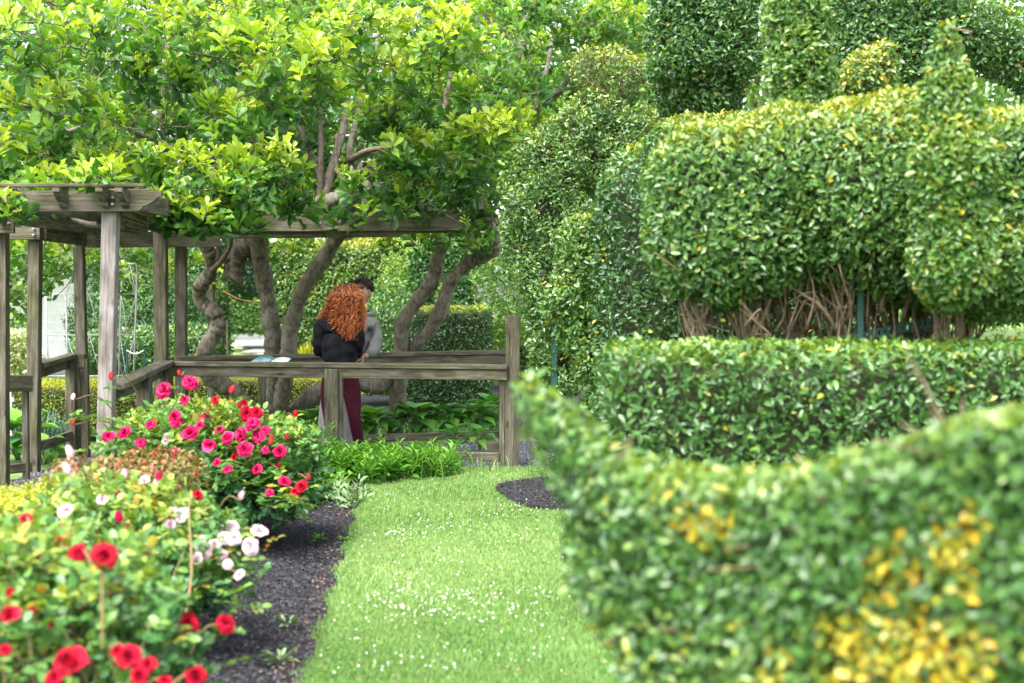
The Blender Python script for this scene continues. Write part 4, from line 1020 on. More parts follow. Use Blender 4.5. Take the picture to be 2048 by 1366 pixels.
# green stakes with white rope
stk = []
for x, lab in ((254, 'left green garden stake holding the white rope'), (289, 'right green garden stake holding the white rope')):
    q = P(x, 695, 16.0); s_ = thing('garden_stake', lab, 'stake', (q[0], 16.0, 0), 'green stakes with white rope')
    board('stake', (q[0], 16, 0), q, .022, .022, M['green_paint'], s_, up=(0, 1, 0), bev=.002); stk.append(q)
g = Geo(); s = np.linspace(0, 1, 12)[:, None]; rp = stk[0] * (1 - s) + stk[1] * s; rp[:, 2] -= .04 * np.sin(np.pi * s[:, 0]) + .03; rp[:, 1] -= .02
tube(g, rp, .009, 6); o = g.build('rope', M['white']); tag(o, 'short white rope slung between the two green garden stakes', 'rope')
g = Geo(); a, b = P(446, 582, 16.5), P(528, 602, 16.4); rp = a * (1 - s) + b * s; rp[:, 2] -= .05 * np.sin(np.pi * s[:, 0]); tube(g, rp, .007, 5)
o = g.build('rope', noisemat('orange_rope', (.45, .22, .05), (.6, .32, .08))); tag(o, 'thin orange rope slack between the twisted trunks', 'rope')
# thin stake under the vine column
q = P(454, 640, 16.4); s_ = thing('garden_stake', 'thin dark stake under the narrow vine column', 'stake', (q[0], 16.4, 0)); g = Geo(); tube(g, np.array([[q[0], 16.4, 0], q]), .012, 6); g.build('stake', M['twig'], s_)

# ------------------------------------------------------------------ open booklet on the handrail
bk = thing('booklet', 'open booklet with blue-green and white pages lying on the front handrail', 'booklet', P(540, 724, 13.0))
def patch(name, c, mat, parent, n=8, bulge=.012, u0=0, u1=1, v0=0, v1=1, lift=0.0):
    c = [np.array(q) for q in c]; V = []
    nrm = norm(np.cross(c[1] - c[0], c[3] - c[0])); nrm = nrm if nrm[2] > 0 else -nrm
    for i in range(n + 1):
        for j in range(3):
            u = u0 + (u1 - u0) * i / n; v = v0 + (v1 - v0) * j / 2
            V.append((c[0] * (1 - u) + c[1] * u) * (1 - v) + (c[3] * (1 - u) + c[2] * u) * v + nrm * (bulge * math.sin(math.pi * min(u, 1)) + lift))
    i, j = np.meshgrid(np.arange(n), np.arange(2), indexing='ij'); a = i * 3 + j
    g = Geo(); g.add(np.array(V), [np.stack([a, a + 3, a + 4, a + 1], -1).reshape(-1, 4)]); o = g.build(name, mat, parent)
    if lift == 0 and bulge:
        md = o.modifiers.new('thick', 'SOLIDIFY'); md.thickness = .003
    return o
def flat(name, c, r=.5):
    m, nt, N, Lk, b = newmat(name); b.inputs['Base Color'].default_value = (*c, 1); b.inputs['Roughness'].default_value = r; return m
teal = noisemat('teal_print', (.03, .13, .16), (.20, .36, .40), scale=14, rough=.35, bump=0); paper = flat('white_paper', (.78, .80, .84), .4); ink = flat('grey_ink', (.16, .20, .26))
lpg = [P(499, 725, 12.94), P(535, 729, 12.94), P(552, 716, 13.10), P(520, 711, 13.10)]
rpg = [P(535, 729, 12.94), P(563, 735, 12.92), P(581, 717, 13.08), P(552, 716, 13.10)]
lp_o = patch('left_page', lpg, teal, bk); rp_o = patch('right_page', rpg, paper, bk)
patch('page_edge', [P(563, 735, 12.92), P(566, 736, 12.915), P(583, 717, 13.075), P(581, 717, 13.08)], teal, bk, bulge=0)
for k in range(7):
    v = .15 + k * .11; patch('text_line', rpg, ink, rp_o, u0=.14, u1=.88 if k % 3 else .6, v0=v, v1=v + .03, lift=.0012)
for k in range(4):
    v = .2 + k * .12; patch('text_line', lpg, paper, lp_o, u0=.55, u1=.9, v0=v, v1=v + .03, lift=.0012)

# ------------------------------------------------------------------ people
def skin(chains, name, sub=2):
    """chains: list of (points[(x,y,z,r)], edges); grows one surface with the Skin modifier"""
    vs, es, roots = [], [], []
    for pts, ed in chains:
        o0 = len(vs); roots.append(o0); vs += pts; es += [(a + o0, b + o0) for a, b in ed]
    me = bpy.data.meshes.new(name); me.from_pydata([tuple(float(c) for c in v[:3]) for v in vs], es, [])
    ob_ = bpy.data.objects.new(name, me); COL.objects.link(ob_)
    md = ob_.modifiers.new('skin', 'SKIN'); md.use_smooth_shade = True
    sl = me.skin_vertices[0].data
    for i, v in enumerate(vs):
        r = v[3]; r = (r, r) if np.isscalar(r) else r
        sl[i].radius = r; sl[i].use_root = i in roots
    s2 = ob_.modifiers.new('sub', 'SUBSURF'); s2.levels = sub; s2.render_levels = sub
    dg = bpy.context.evaluated_depsgraph_get(); ev = ob_.evaluated_get(dg)
    out = bpy.data.meshes.new_from_object(ev); out.name = name
    bpy.data.objects.remove(ob_); bpy.data.meshes.remove(me)
    for p_ in out.polygons: p_.use_smooth = True
    return out
def wrinkle(me, amp, fx, fz, seed, diag=.5):
    """soft cloth folds: displaces along normals"""
    for v in me.vertices:
        x, y, z = v.co; n = v.normal
        a = math.sin(z * fz + x * fx * diag + 2.2 * math.sin(x * fx * .6 + seed) + seed) ; b = math.sin(z * fz * 1.9 - x * fx * .8 + 1.7 * math.sin(y * 21 + seed))
        v.co = v.co + n * amp * (max(a, -.2) ** 2 * (1 if a > 0 else -.2) + .45 * b)
    me.update(); return me
def mobj(name, me, mat, parent):
    me.materials.clear(); me.materials.append(mat)
    o = bpy.data.objects.new(name, me); COL.objects.link(o); o.parent = parent; o.location = off(parent); return o
def line(n): return [(i, i + 1) for i in range(n - 1)]

wrinkle_in = lambda me, amp=.013, fx=16, fz=26, seed=1: wrinkle(me, amp, fx, fz, seed)
def fabric(name, c1, c2, sc=3, bump=.5):
    m = noisemat(name, c1, c2, scale=sc, rough=.95, bump=bump, bumpdist=.03, detail=3, spec=.1, stretch=(1.6, 1.6, .7)); return m
skinm = noisemat('skin', (.34, .18, .12), (.40, .22, .155), scale=8, rough=.55, bump=.05)
skinm.node_tree.nodes['Principled BSDF'].inputs['Subsurface Weight'].default_value = .08
blackk = fabric('black_knit', (.006, .0065, .008), (.013, .014, .017), 9); maroon = fabric('maroon_leggings', (.042, .007, .015), (.062, .011, .023), 6, .3)
greyh = fabric('grey_hoodie_fleece', (.12, .126, .12), (.165, .172, .165), 5); ltgrey = fabric('light_grey_trousers', (.24, .225, .225), (.32, .30, .30), 6, .5)
shoe = flat('dark_shoe', (.03, .03, .035)); hairr = leafmat('red_hair', [(0, (.035, .006, .002)), (.45, (.22, .040, .007)), (1, (.62, .21, .04))], rough=.38, trans=.12, spec=.5, tint=(1.2, .7, .4))
hairb = leafmat('dark_brown_hair', [(0, (.012, .008, .006)), (1, (.05, .032, .022))], rough=.4, trans=0)

def hand_chain(w, d, up, s=1.0, side=1, curl=.5):
    """palm and five fingers from wrist w, direction d, back-of-hand normal up"""
    w = np.array(w, float); d = norm(d); up = norm(np.array(up, float) - d * np.dot(up, d)); l = np.cross(up, d) * side
    ch = []; palm = w + d * .045 * s; kn = w + d * .085 * s
    ch.append(([(*w, .024 * s), (*(w + d * .03 * s), (.030 * s)), (*(w + d * .075 * s), .030 * s)], line(3)))
    for k, (off, ln) in enumerate(((-.030, .066), (-.010, .076), (.011, .071), (.030, .055))):
        b = palm + l * off * s * .8; c = kn + l * off * s; dd_ = d.copy(); pts = [(*b, .010 * s), (*c, .0095 * s)]
        for q in range(3):
            an = curl * (q + 1) * .55; dd_ = d * math.cos(an) - up * math.sin(an); c = c + dd_ * ln * s * (.42, .33, .25)[q]; pts.append((*c, (.0088, .008, .0068)[q] * s))
        ch.append((pts, line(5)))
    b = w + d * .028 * s - l * .020 * s; t1 = b + (d * .5 - l * .8 - up * .2) * .035 * s; t2 = t1 + (d * .8 - l * .35 - up * .3) * .030 * s; t3 = t2 + (d * .95 - up * .3) * .022 * s
    ch.append(([(*b, .013 * s), (*t1, .012 * s), (*t2, .0105 * s), (*t3, .008 * s)], line(4)))
    return ch

def head(parent, c, face, up=(0, 0, 1), s=1.0, smile=True):
    """head with brow, nose, lips, ears, chin; face = direction looked in"""
    c = np.array(c, float); f = norm(face); u = norm(np.array(up, float) - f * np.dot(up, f)); r = np.cross(f, u)
    nu, nv = 40, 28; V = []
    for j in range(nv + 1):
        th = math.pi * j / nv
        for i in range(nu):
            ph = 2 * math.pi * i / nu; x, y, z = math.sin(th) * math.sin(ph), math.sin(th) * math.cos(ph), math.cos(th)   # y = forward
            X, Y_, Z = x * .076, y * .098, z * .118
            if z < 0: X *= 1 - .30 * (-z) ** 1.4; Y_ = Y_ * (1 - .10 * -z) + .012 * -z * (y > 0)
            if y > 0:
                fr_ = math.exp(-(x / .17) ** 2)
                Y_ += .024 * fr_ * math.exp(-((z + .22) / .15) ** 2) * (y > .5)            # nose
                Y_ += .010 * fr_ * math.exp(-((z + .02) / .16) ** 2) * (y > .5)
                Y_ -= .010 * math.exp(-((abs(x) - .38) / .16) ** 2) * math.exp(-((z - .02) / .10) ** 2)   # eye sockets
                Y_ += .006 * math.exp(-((z - .20) / .08) ** 2)                               # brow
                Y_ += .007 * math.exp(-(x / .28) ** 2) * math.exp(-((z + .52) / .07) ** 2)      # lips
                Y_ += .008 * math.exp(-(x / .3) ** 2) * math.exp(-((z + .82) / .12) ** 2)      # chin
            V.append(c + (r * X + f * Y_ + u * Z) * s)
    i, j = np.meshgrid(np.arange(nu), np.arange(nv), indexing='ij'); a = j * nu + i; b = j * nu + (i + 1) % nu
    g = Geo(); g.add(np.array(V), [np.stack([a, b, b + nu, a + nu], -1).reshape(-1, 4)])
    for sgn in (-1, 1):     # ears
        e = c + (r * sgn * .076 - f * .008 - u * .012) * s
        th = np.linspace(0, 2 * np.pi, 13)[:-1]
        ring = np.array([e + (u * math.cos(q) * .031 + f * (math.sin(q) * .017) + r * sgn * (.010 + .006 * math.cos(q))) * s for q in th])
        inner = e * .5 + ring * .5; back = e + (ring - e) * .7 - r * sgn * .01 * s
        g.add(np.concatenate([ring, inner, back, [e]]), [np.stack([np.arange(12), (np.arange(12) + 1) % 12, (np.arange(12) + 1) % 12 + 12, np.arange(12) + 12], -1),
              np.stack([(np.arange(12) + 1) % 12, np.arange(12), np.arange(12) + 24, (np.arange(12) + 1) % 12 + 24], -1), np.stack([np.arange(12) + 12, (np.arange(12) + 1) % 12 + 12, np.full(12, 36)], -1)])
    white = flat('eye_white', (.7, .7, .68), .3); iris = flat('dark_eye', (.02, .012, .008), .2); lip = flat('lips', (.42, .14, .11), .5); teeth = flat('teeth', (.75, .73, .68), .3)
    for sgn in (-1, 1):
        for nm, rad, fw, mt in (('eye', .0125, .079, white), ('iris', .0065, .0865, iris)):
            ec = c + (r * sgn * .030 + f * fw + u * .002) * s; gg = Geo(); core(gg, [ell(ec, (rad * s, rad * s, rad * s * .7))], 0); eo_ = gg.build(nm, mt, parent if nm == 'eye' else eo_)
        gg = Geo(); tube(gg, spline([c + (r * sgn * .014 + f * .094 + u * .021) * s, c + (r * sgn * .032 + f * .092 + u * .028) * s, c + (r * sgn * .050 + f * .080 + u * .022) * s], 4), .0035 * s, 5); gg.build('eyebrow', hairb, parent)
    gg = Geo(); lw = .026
    tube(gg, spline([c + (-r * lw + f * .084 + u * (-.052)) * s, c + (f * .101 + u * -.062) * s, c + (r * lw + f * .084 + u * -.052) * s], 6), np.array([.001] + [.0042] * 11 + [.001]) * s, 6); gg.build('mouth', lip, parent)
    if smile:
        gg = Geo(); tube(gg, spline([c + (-r * .016 + f * .094 + u * -.055) * s, c + (f * .103 + u * -.060) * s, c + (r * .016 + f * .094 + u * -.055) * s], 6), .0022 * s, 5); gg.build('teeth', teeth, parent)
    return g

def add_mesh_to(g, me):
    n = len(me.vertices); co = np.empty(n * 3); me.vertices.foreach_get('co', co)
    q = [list(p.vertices) for p in me.polygons if len(p.vertices) == 4]; t_ = [list(p.vertices) for p in me.polygons if len(p.vertices) == 3]
    fs = [np.array(x) for x in (q, t_) if x]
    g.add(co.reshape(-1, 3), fs)

# --- woman, back to the camera
YW = 13.28
wo = thing('person', 'woman with long curly red hair, black sweatshirt and maroon leggings, back turned, behind the handrail', 'person', P(685, 915, YW) * [1, 1, 0])
def w_(x, y, dY=0.0): return P(x, y, YW + dY)
pel = w_(682, 745); che = w_(678, 668, .02); nk = w_(686, 628, .03)
def chain(*q): return [(*p_, r) for p_, r in q]
torso = chain((pel, .125), (w_(681, 715), .125), (w_(679, 690), .14), (che, .155), (w_(682, 645, .02), .12), (nk, .052), (w_(689, 612, .05), .05))
def body_chains(grow=0.0):
    v = chain((pel, .120), (w_(680, 712), .110), (w_(679, 690), .115), (che, .130), (w_(682, 645, .02), .10), (nk, .050), (w_(689, 610, .05), .048),
              (w_(646, 648, .02), .055), (w_(633, 682, .0), .045), (w_(638, 706, .12), .040), (w_(668, 708, .30), .030),
              (w_(718, 650, .02), .055), (w_(722, 686, .0), .045), (w_(716, 706, .14), .038), (w_(712, 709, .28), .028),
              (w_(661, 757), .098), (w_(658, 800, .01), .082), (w_(661, 838, .0), .058), (w_(662, 862, .02), .056), (w_(664, 900, .05), .036), (w_(663, 912, -.02), .036), (w_(662, 914, -.0), .03),
              (w_(702, 757), .098), (w_(706, 800, .0), .080), (w_(709, 836, -.02), .056), (w_(714, 862, .02), .058), (w_(719, 898, .06), .037), (w_(719, 912, .0), .035))
    e = [(0, 1), (1, 2), (2, 3), (3, 4), (4, 5), (5, 6), (4, 7), (7, 8), (8, 9), (9, 10), (4, 11), (11, 12), (12, 13), (13, 14), (0, 15), (15, 16), (16, 17), (17, 18), (18, 19), (19, 20), (0, 22), (22, 23), (23, 24), (24, 25), (25, 26), (26, 27)]
    v = [(*a[:3], a[3] - .012) for a in v[:21]] + [(*v[21][:3], .02)] + [(*a[:3], a[3] - .012) for a in v[22:]]
    e.append((20, 21))
    return v, e
hd = head(wo, w_(690, 590, .05), (.25, 1, -.15), s=1.0, smile=False)
bv, be = body_chains()
bm_ = skin([(bv, be)] + hand_chain(w_(668, 708, .30), (.9, .5, -.1), (0, 0, 1), .95) + hand_chain(w_(712, 709, .28), (.3, 1, -.05), (0, 0, 1), .95, -1), 'woman_body')
add_mesh_to(hd, bm_); hd.build('body', skinm, wo)
sw = chain((w_(681, 740), .152), (w_(680, 712), .170), (w_(678, 688), .176), (che, .172), (w_(682, 648, .02), .125), (w_(686, 634, .03), .070),
           (w_(645, 652, .0), .088), (w_(637, 682, -.02), .074), (w_(641, 704, .08), .060), (w_(662, 708, .26), .040),
           (w_(712, 652, .0), .072), (w_(717, 684, -.02), .062), (w_(715, 704, .10), .054), (w_(713, 708, .24), .038))
mobj('sweatshirt', wrinkle_in(skin([(sw, [(0, 1), (1, 2), (2, 3), (3, 4), (4, 5), (4, 6), (6, 7), (7, 8), (8, 9), (4, 10), (10, 11), (11, 12), (12, 13)])], 'sweatshirt', 3)), blackk, wo)
lg = chain((w_(681, 718), .135), (w_(681, 742), .158), (w_(661, 760), .104), (w_(657, 800, .01), .088), (w_(660, 838, .0), .063), (w_(661, 862, .02), .062), (w_(664, 902, .05), .040),
           (w_(700, 760), .106), (w_(706, 800, .0), .086), (w_(709, 836, -.02), .061), (w_(714, 862, .02), .063), (w_(719, 900, .06), .042))
mobj('leggings', skin([(lg, [(0, 1), (1, 2), (2, 3), (3, 4), (4, 5), (5, 6), (1, 7), (7, 8), (8, 9), (9, 10), (10, 11)])], 'leggings'), maroon, wo)
for x in (662, 719):
    a = w_(x, 915, .0) * [1, 1, 0] + [0, 0, .03]; mobj('shoe', skin([(chain((a + [0, -.04, .01], .04), (a + [0, .05, 0], .042), (a + [.01, .14, -.005], .036), (a + [.01, .19, -.01], .024)), line(4))], 'shoe'), shoe, wo)
# hair: an underlying cap plus several hundred curls
rng = np.random.default_rng(77)
hc = w_(690, 592, .04); g = Geo()
V_under = [ell(hc + [0, -.01, .01], (.100, .125, .130)), ell(w_(686, 622, -.03), (.15, .10, .14)), ell(w_(690, 642, -.09), (.13, .05, .11)), ell(w_(672, 628, -.03), (.11, .07, .10))]
core(g, V_under, 0.012); g.t = [a * 0 + .02 for a in g.t]; g.build('hair_underlayer', hairr, wo)
g = Geo()
prof_y = np.array([562, 575, 590, 605, 620, 635, 650, 665, 678.]); prof_l = np.array([677, 663, 656, 651, 645, 636, 636, 648, 676.]); prof_r = np.array([703, 717, 725, 730, 731, 731, 729, 728, 716.])
def curl_strand(root, pts, amp, turns, r0, t):
    sp_ = spline(pts, 9); n = len(sp_); k = np.linspace(0, 1, n); tan = norm(np.gradient(sp_, axis=0))
    s1 = norm(np.cross(tan, [.2, 1, .1])); s2 = np.cross(tan, s1); ph = rng.random() * 6.28
    A = amp * np.clip((k - .12) * 1.8, 0, 1)[:, None]; w = (ph + k * turns * 2 * np.pi)[:, None]
    tube(g, sp_ + s1 * np.cos(w) * A + s2 * np.sin(w) * A, r0 * (1 - .55 * k), 4, t=np.clip(t + .25 * np.cos(w[:, 0]).repeat(4), 0, 1), caps=False)
for k in range(780):
    a = rng.uniform(0, 2 * np.pi); fr_ = rng.random() ** .8
    # start on the scalp, fall down the back inside the silhouette of the mane
    ex = rng.random(); ey = 608 + 74 * rng.random() ** .55
    if ex < .12: ey = min(ey, 655)
    xl, xr = np.interp(ey, prof_y, prof_l), np.interp(ey, prof_y, prof_r)
    bx = xl + (xr - xl) * ex; dep = -.13 + .16 * (2 * ex - 1) ** 2 + rng.normal(0, .025)
    if ey > 655: dep -= .02
    end = w_(bx, ey, dep); cl_ = .5 + .5 * (ey > 640)
    rx = 690 + (ex - .5) * 34 + rng.normal(0, 3); ry = 569 + 14 * (2 * ex - 1) ** 2 + rng.uniform(-3, 12)
    ry = 568 + 12 * (2 * ex - 1) ** 2 + rng.uniform(0, 8); rt = w_(rx, ry, .03 - rng.uniform(.0, .07)); s2y = 592 + rng.uniform(-5, 5); sh_ = w_(690 + (np.interp(s2y, prof_y, prof_l) * (1 - ex) + np.interp(s2y, prof_y, prof_r) * ex - 690) * .93, s2y, -.04 - .06 * (1 - (2 * ex - 1) ** 2))
    my = ry + (ey - ry) * .42; ml, mr_ = np.interp(my, prof_y, prof_l), np.interp(my, prof_y, prof_r)
    mid = w_(ml + (mr_ - ml) * (ex * .92 + .04), my, -.12 + .16 * (2 * ex - 1) ** 2 + rng.normal(0, .012))
    curl_strand(rt, [rt, sh_, mid, mid * .45 + end * .55 + [0, -.01, 0], end], rng.uniform(.008, .016), rng.uniform(4, 7), rng.uniform(.0034, .0058), rng.uniform(.05, .85))
for k in range(260):   # stray frizz at the rim
    ey = rng.uniform(566, 655); sdd = rng.choice([-1, 1]); xx = np.interp(ey, prof_y, prof_l if sdd < 0 else prof_r)
    e = w_(xx + sdd * rng.uniform(0, 4), ey + 8, -.03); r_ = w_(xx - sdd * 9, max(ey - 12, 567), -.03)
    curl_strand(r_, [r_, r_ * .5 + e * .5 + rng.normal(0, .01, 3), e], .006, 3, .0014, .8)
g.build('hair', hairr, wo)

# --- man facing her
YM = 13.80
ma = thing('person', 'dark-haired smiling young man in a grey hoodie facing the red-haired woman', 'person', P(700, 905, YM) * [1, 1, 0])
def m_(x, y, dY=0.0): return P(x, y, YM + dY)
hm = head(ma, m_(724, 587, -.02), (-.35, -1, -.12), up=(.06, 0, 1), s=1.0)
mb = chain((m_(690, 745), .125), (m_(700, 715), .115), (m_(712, 685), .13), (m_(718, 660), .14), (m_(721, 638), .11), (m_(722, 620), .055), (m_(722, 606), .052),
           (m_(690, 646, .0), .06), (m_(676, 680, -.08), .048), (m_(690, 704, -.22), .042), (m_(706, 708, -.30), .032),
           (m_(750, 652, .0), .065), (m_(752, 688, -.04), .05), (m_(740, 708, -.16), .042), (m_(727, 713, -.26), .032),
           (m_(666, 762), .095), (m_(659, 805, .0), .08), (m_(653, 840), .058), (m_(651, 865, .03), .056), (m_(651, 895, .06), .038),
           (m_(700, 762), .095), (m_(697, 805, .0), .08), (m_(697, 840), .058), (m_(697, 865, .03), .056), (m_(698, 895, .06), .038))
me_ = [(0, 1), (1, 2), (2, 3), (3, 4), (4, 5), (5, 6), (4, 7), (7, 8), (8, 9), (9, 10), (4, 11), (11, 12), (12, 13), (13, 14), (0, 15), (15, 16), (16, 17), (17, 18), (18, 19), (0, 20), (20, 21), (21, 22), (22, 23), (23, 24)]
mb = [(*a[:3], a[3] - .012) for a in mb]
bm_ = skin([(mb, me_)] + hand_chain(m_(706, 708, -.30), (.2, -1, 0), (0, 0, 1), 1.0, 1) + hand_chain(m_(728, 712, -.26), (-.75, -.55, -.25), (.1, -.6, .8), 1.12, -1, .45), 'man_body')
add_mesh_to(hm, bm_); hm.build('body', skinm, ma)
hoodm = skin([(chain((m_(702, 724), .155), (m_(706, 705), .160), (m_(713, 680), .168), (m_(718, 660), .162), (m_(721, 640), .120), (m_(722, 626), .085),
           (m_(692, 648, .0), .075), (m_(676, 680, -.08), .062), (m_(690, 704, -.20), .054), (m_(702, 708, -.27), .040),
           (m_(746, 652, .0), .080), (m_(753, 686, -.04), .068), (m_(744, 706, -.14), .058), (m_(733, 712, -.22), .042)),
           [(0, 1), (1, 2), (2, 3), (3, 4), (4, 5), (4, 6), (6, 7), (7, 8), (8, 9), (4, 10), (10, 11), (11, 12), (12, 13)])], 'hoodie', 3)
wrinkle(hoodm, .006, 18, 30, 4)
hoodie = mobj('hoodie', hoodm, greyh, ma)
# hood collar
g = Geo(); th = np.linspace(0, 2 * np.pi, 25); cc = m_(723, 626, -.0)
ring = np.array([cc + [.098 * math.cos(q), .085 * math.sin(q) + .015, .018 * math.sin(q) + .012 * abs(math.cos(q))] for q in th]); tube(g, ring - [0, 0, .012], .024, 9, caps=False)
tube(g, np.array([cc + [.07 * math.cos(q), .09 + .03 * math.sin(q), -.045 + .03 * math.cos(q * 2)] for q in np.linspace(0, 3.14, 10)]), .035, 8); g.build('hood', greyh, ma)
mobj('trousers', skin([(chain((m_(688, 742), .150), (m_(666, 764), .105), (m_(658, 805), .095), (m_(652, 840), .082), (m_(650, 865, .02), .080), (m_(650, 905, .04), .076),
           (m_(697, 764), .105), (m_(696, 805), .095), (m_(696, 840), .082), (m_(696, 865, .02), .080), (m_(697, 905, .04), .076)), [(0, 1), (1, 2), (2, 3), (3, 4), (4, 5), (0, 6), (6, 7), (7, 8), (8, 9), (9, 10)])], 'trousers'), ltgrey, ma)
for x in (651, 698):
    a = m_(x, 905, 0) * [1, 1, 0] + [0, 0, .035]; mobj('shoe', skin([(chain((a + [0, .05, .01], .045), (a + [0, -.05, 0], .045), (a + [-.01, -.15, -.005], .038), (a + [-.01, -.20, -.01], .025)), line(4))], 'shoe'), shoe, ma)
# short wavy dark hair
g = Geo(); hc = m_(724, 585, -.0); f = norm(np.array([-.35, -1, -.12])); core(g, [ell(hc + np.array([.004, .018, .040]), (.084, .098, .088))], 0)
for k in range(420):
    d = norm(rng.normal(size=3)); d[2] = abs(d[2])
    if d @ f > .62 and d[2] < .75: continue
    b = hc + np.array([.004, .018, .038]) + d * [.084, .098, .088]
    e = b + norm(d * .6 + f * .5 + np.array([0, 0, -.3])) * rng.uniform(.03, .05)
    curl_strand(b, [b, b * .5 + e * .5 + d * .012, e], .007, 1.2, .0065, rng.uniform(0, .7))
for k in range(120):   # fringe falling on the forehead
    s_ = rng.uniform(-1, 1); rr = np.cross(f, [0, 0, 1]); b = hc + f * .06 + rr * s_ * .055 + np.array([0, 0, .105 - .02 * s_ * s_]); e = hc + f * .102 + rr * (s_ * .066) + np.array([0, 0, .055 + rng.uniform(-.015, .01)])
    curl_strand(b, [b, b * .5 + e * .5 + f * .025, e], .006, 1.3, .006, rng.uniform(0, .7))
g.build('hair', hairb, ma)
# chest lettering, printed flat on the hoodie: the visible end of a word
def project_y(x, z, me):
    from mathutils.bvhtree import BVHTree
    if not hasattr(project_y, 't'):
        project_y.t = BVHTree.FromPolygons([v.co.copy() for v in me.vertices], [list(p.vertices) for p in me.polygons])
    h = project_y.t.ray_cast(Vector((x, 10, z)), Vector((0, 1, 0)))
    return h[0].y if h[0] else YM - .17
def letter(strokes, nm):
    g = Geo()
    for pl_ in strokes:
        pts = []
        for a, b in zip(pl_[:-1], pl_[1:]):
            for s in np.linspace(0, 1, 4, endpoint=False): pts.append((a[0] * (1 - s) + b[0] * s, a[1] * (1 - s) + b[1] * s))
        pts.append(pl_[-1]); V = []
        pp = np.array(pts); tn = np.gradient(pp, axis=0); tn = tn / (np.linalg.norm(tn, axis=1, keepdims=True) + 1e-9); nn_ = np.stack([-tn[:, 1], tn[:, 0]], 1)
        for p_, n_ in zip(pp, nn_):
            for sg in (-1, 1):
                q = P(p_[0] + n_[0] * sg * 1.15, p_[1] + n_[1] * sg * 1.15, YM - .15); V.append([q[0], project_y(q[0], q[2], hoodm) - .012, q[2]])
        n = len(pp); i = np.arange(n - 1) * 2
        g.add(np.array(V), [np.stack([i, i + 1, i + 3, i + 2], -1)])
    g.build(nm, flat('dark_print', (.012, .012, .014), .7), hoodie)
letter([[(722, 652), (722, 657), (723.5, 660), (727, 661), (730.5, 660), (732, 657), (732.5, 651.5)]], 'letter')
letter([[(745, 652.5), (738.5, 652.8), (736.2, 655), (736, 659), (738.2, 661.2), (744.5, 660.6)], [(736.5, 656.8), (743.5, 656.4)]], 'letter')

# ------------------------------------------------------------------ roses
def rose_mesh(name, mat, seed, petals=22, openn=1.0):
    rng = np.random.default_rng(seed); g = Geo()
    for k in range(petals):
        f = k / (petals - 1); a = k * 2.4 + rng.normal(0, .15)
        tilt = math.radians(8 + 78 * f * openn + rng.normal(0, 6)); w = (.30 + .42 * f) * rng.uniform(.75, 1.15); h = (.42 + .32 * f) * rng.uniform(.8, 1.2); r0 = .04 + .10 * f
        u = np.array([math.cos(a), math.sin(a), 0]); v = np.array([-math.sin(a), math.cos(a), 0]); V = []
        for i in range(4):
            s = i / 3
            for j in range(5):
                q = (j - 2) / 2
                ww = w * math.sin(math.pi * (.14 + .62 * s)) * q
                tl = tilt * (.35 + .65 * s) + .35 * s * s * f
                rad = r0 + h * s * math.sin(tl) - .16 * w * q * q * (1 - f * .5)
                zz = h * s * math.cos(tl) + .09 * math.sin(q * 5 + k * 1.7) * s - .10 * f + .05 * q * q
                V.append(u * rad + v * ww + np.array([0, 0, zz]))
        i, j = np.meshgrid(np.arange(3), np.arange(4), indexing='ij'); b = i * 5 + j
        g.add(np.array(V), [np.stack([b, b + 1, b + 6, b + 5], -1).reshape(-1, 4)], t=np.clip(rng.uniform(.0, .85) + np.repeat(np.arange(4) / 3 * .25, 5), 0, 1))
    return g.mesh(name, mat)
blooms = {}
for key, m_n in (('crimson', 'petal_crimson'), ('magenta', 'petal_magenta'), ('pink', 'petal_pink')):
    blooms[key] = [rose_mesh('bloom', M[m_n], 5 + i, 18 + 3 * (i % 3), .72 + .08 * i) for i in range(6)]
def bud_mesh(mat):
    g = Geo()
    for k in range(5):
        a = k * 2.4; u = np.array([math.cos(a), math.sin(a), 0]); v = np.array([-math.sin(a), math.cos(a), 0])
        V = [u * r + v * w + np.array([0, 0, z]) for z, r, ws in ((0, .05, .1), (.35, .26, .26), (.8, .20, .24), (1.15, .06 + .04 * k, .05)) for w in (-ws, 0, ws)]
        i, j = np.meshgrid(np.arange(3), np.arange(2), indexing='ij'); b = i * 3 + j
        g.add(np.array(V), [np.stack([b, b + 1, b + 4, b + 3], -1).reshape(-1, 4)], t=.2 + .12 * k)
    leaves(g, np.zeros((5, 3)), np.array([[math.cos(q), math.sin(q), 1.6] for q in np.arange(5) * 1.257]), np.array([[math.cos(q), math.sin(q), -.3] for q in np.arange(5) * 1.257]), .6, .2, T4, .5, mi=1)
    return g.mesh('bud', [mat, M['rose_leaf']])
buds = {'crimson': bud_mesh(M['petal_crimson']), 'magenta': bud_mesh(M['petal_magenta']), 'coral': bud_mesh(M['petal_coral']), 'pink': bud_mesh(M['petal_pink'])}

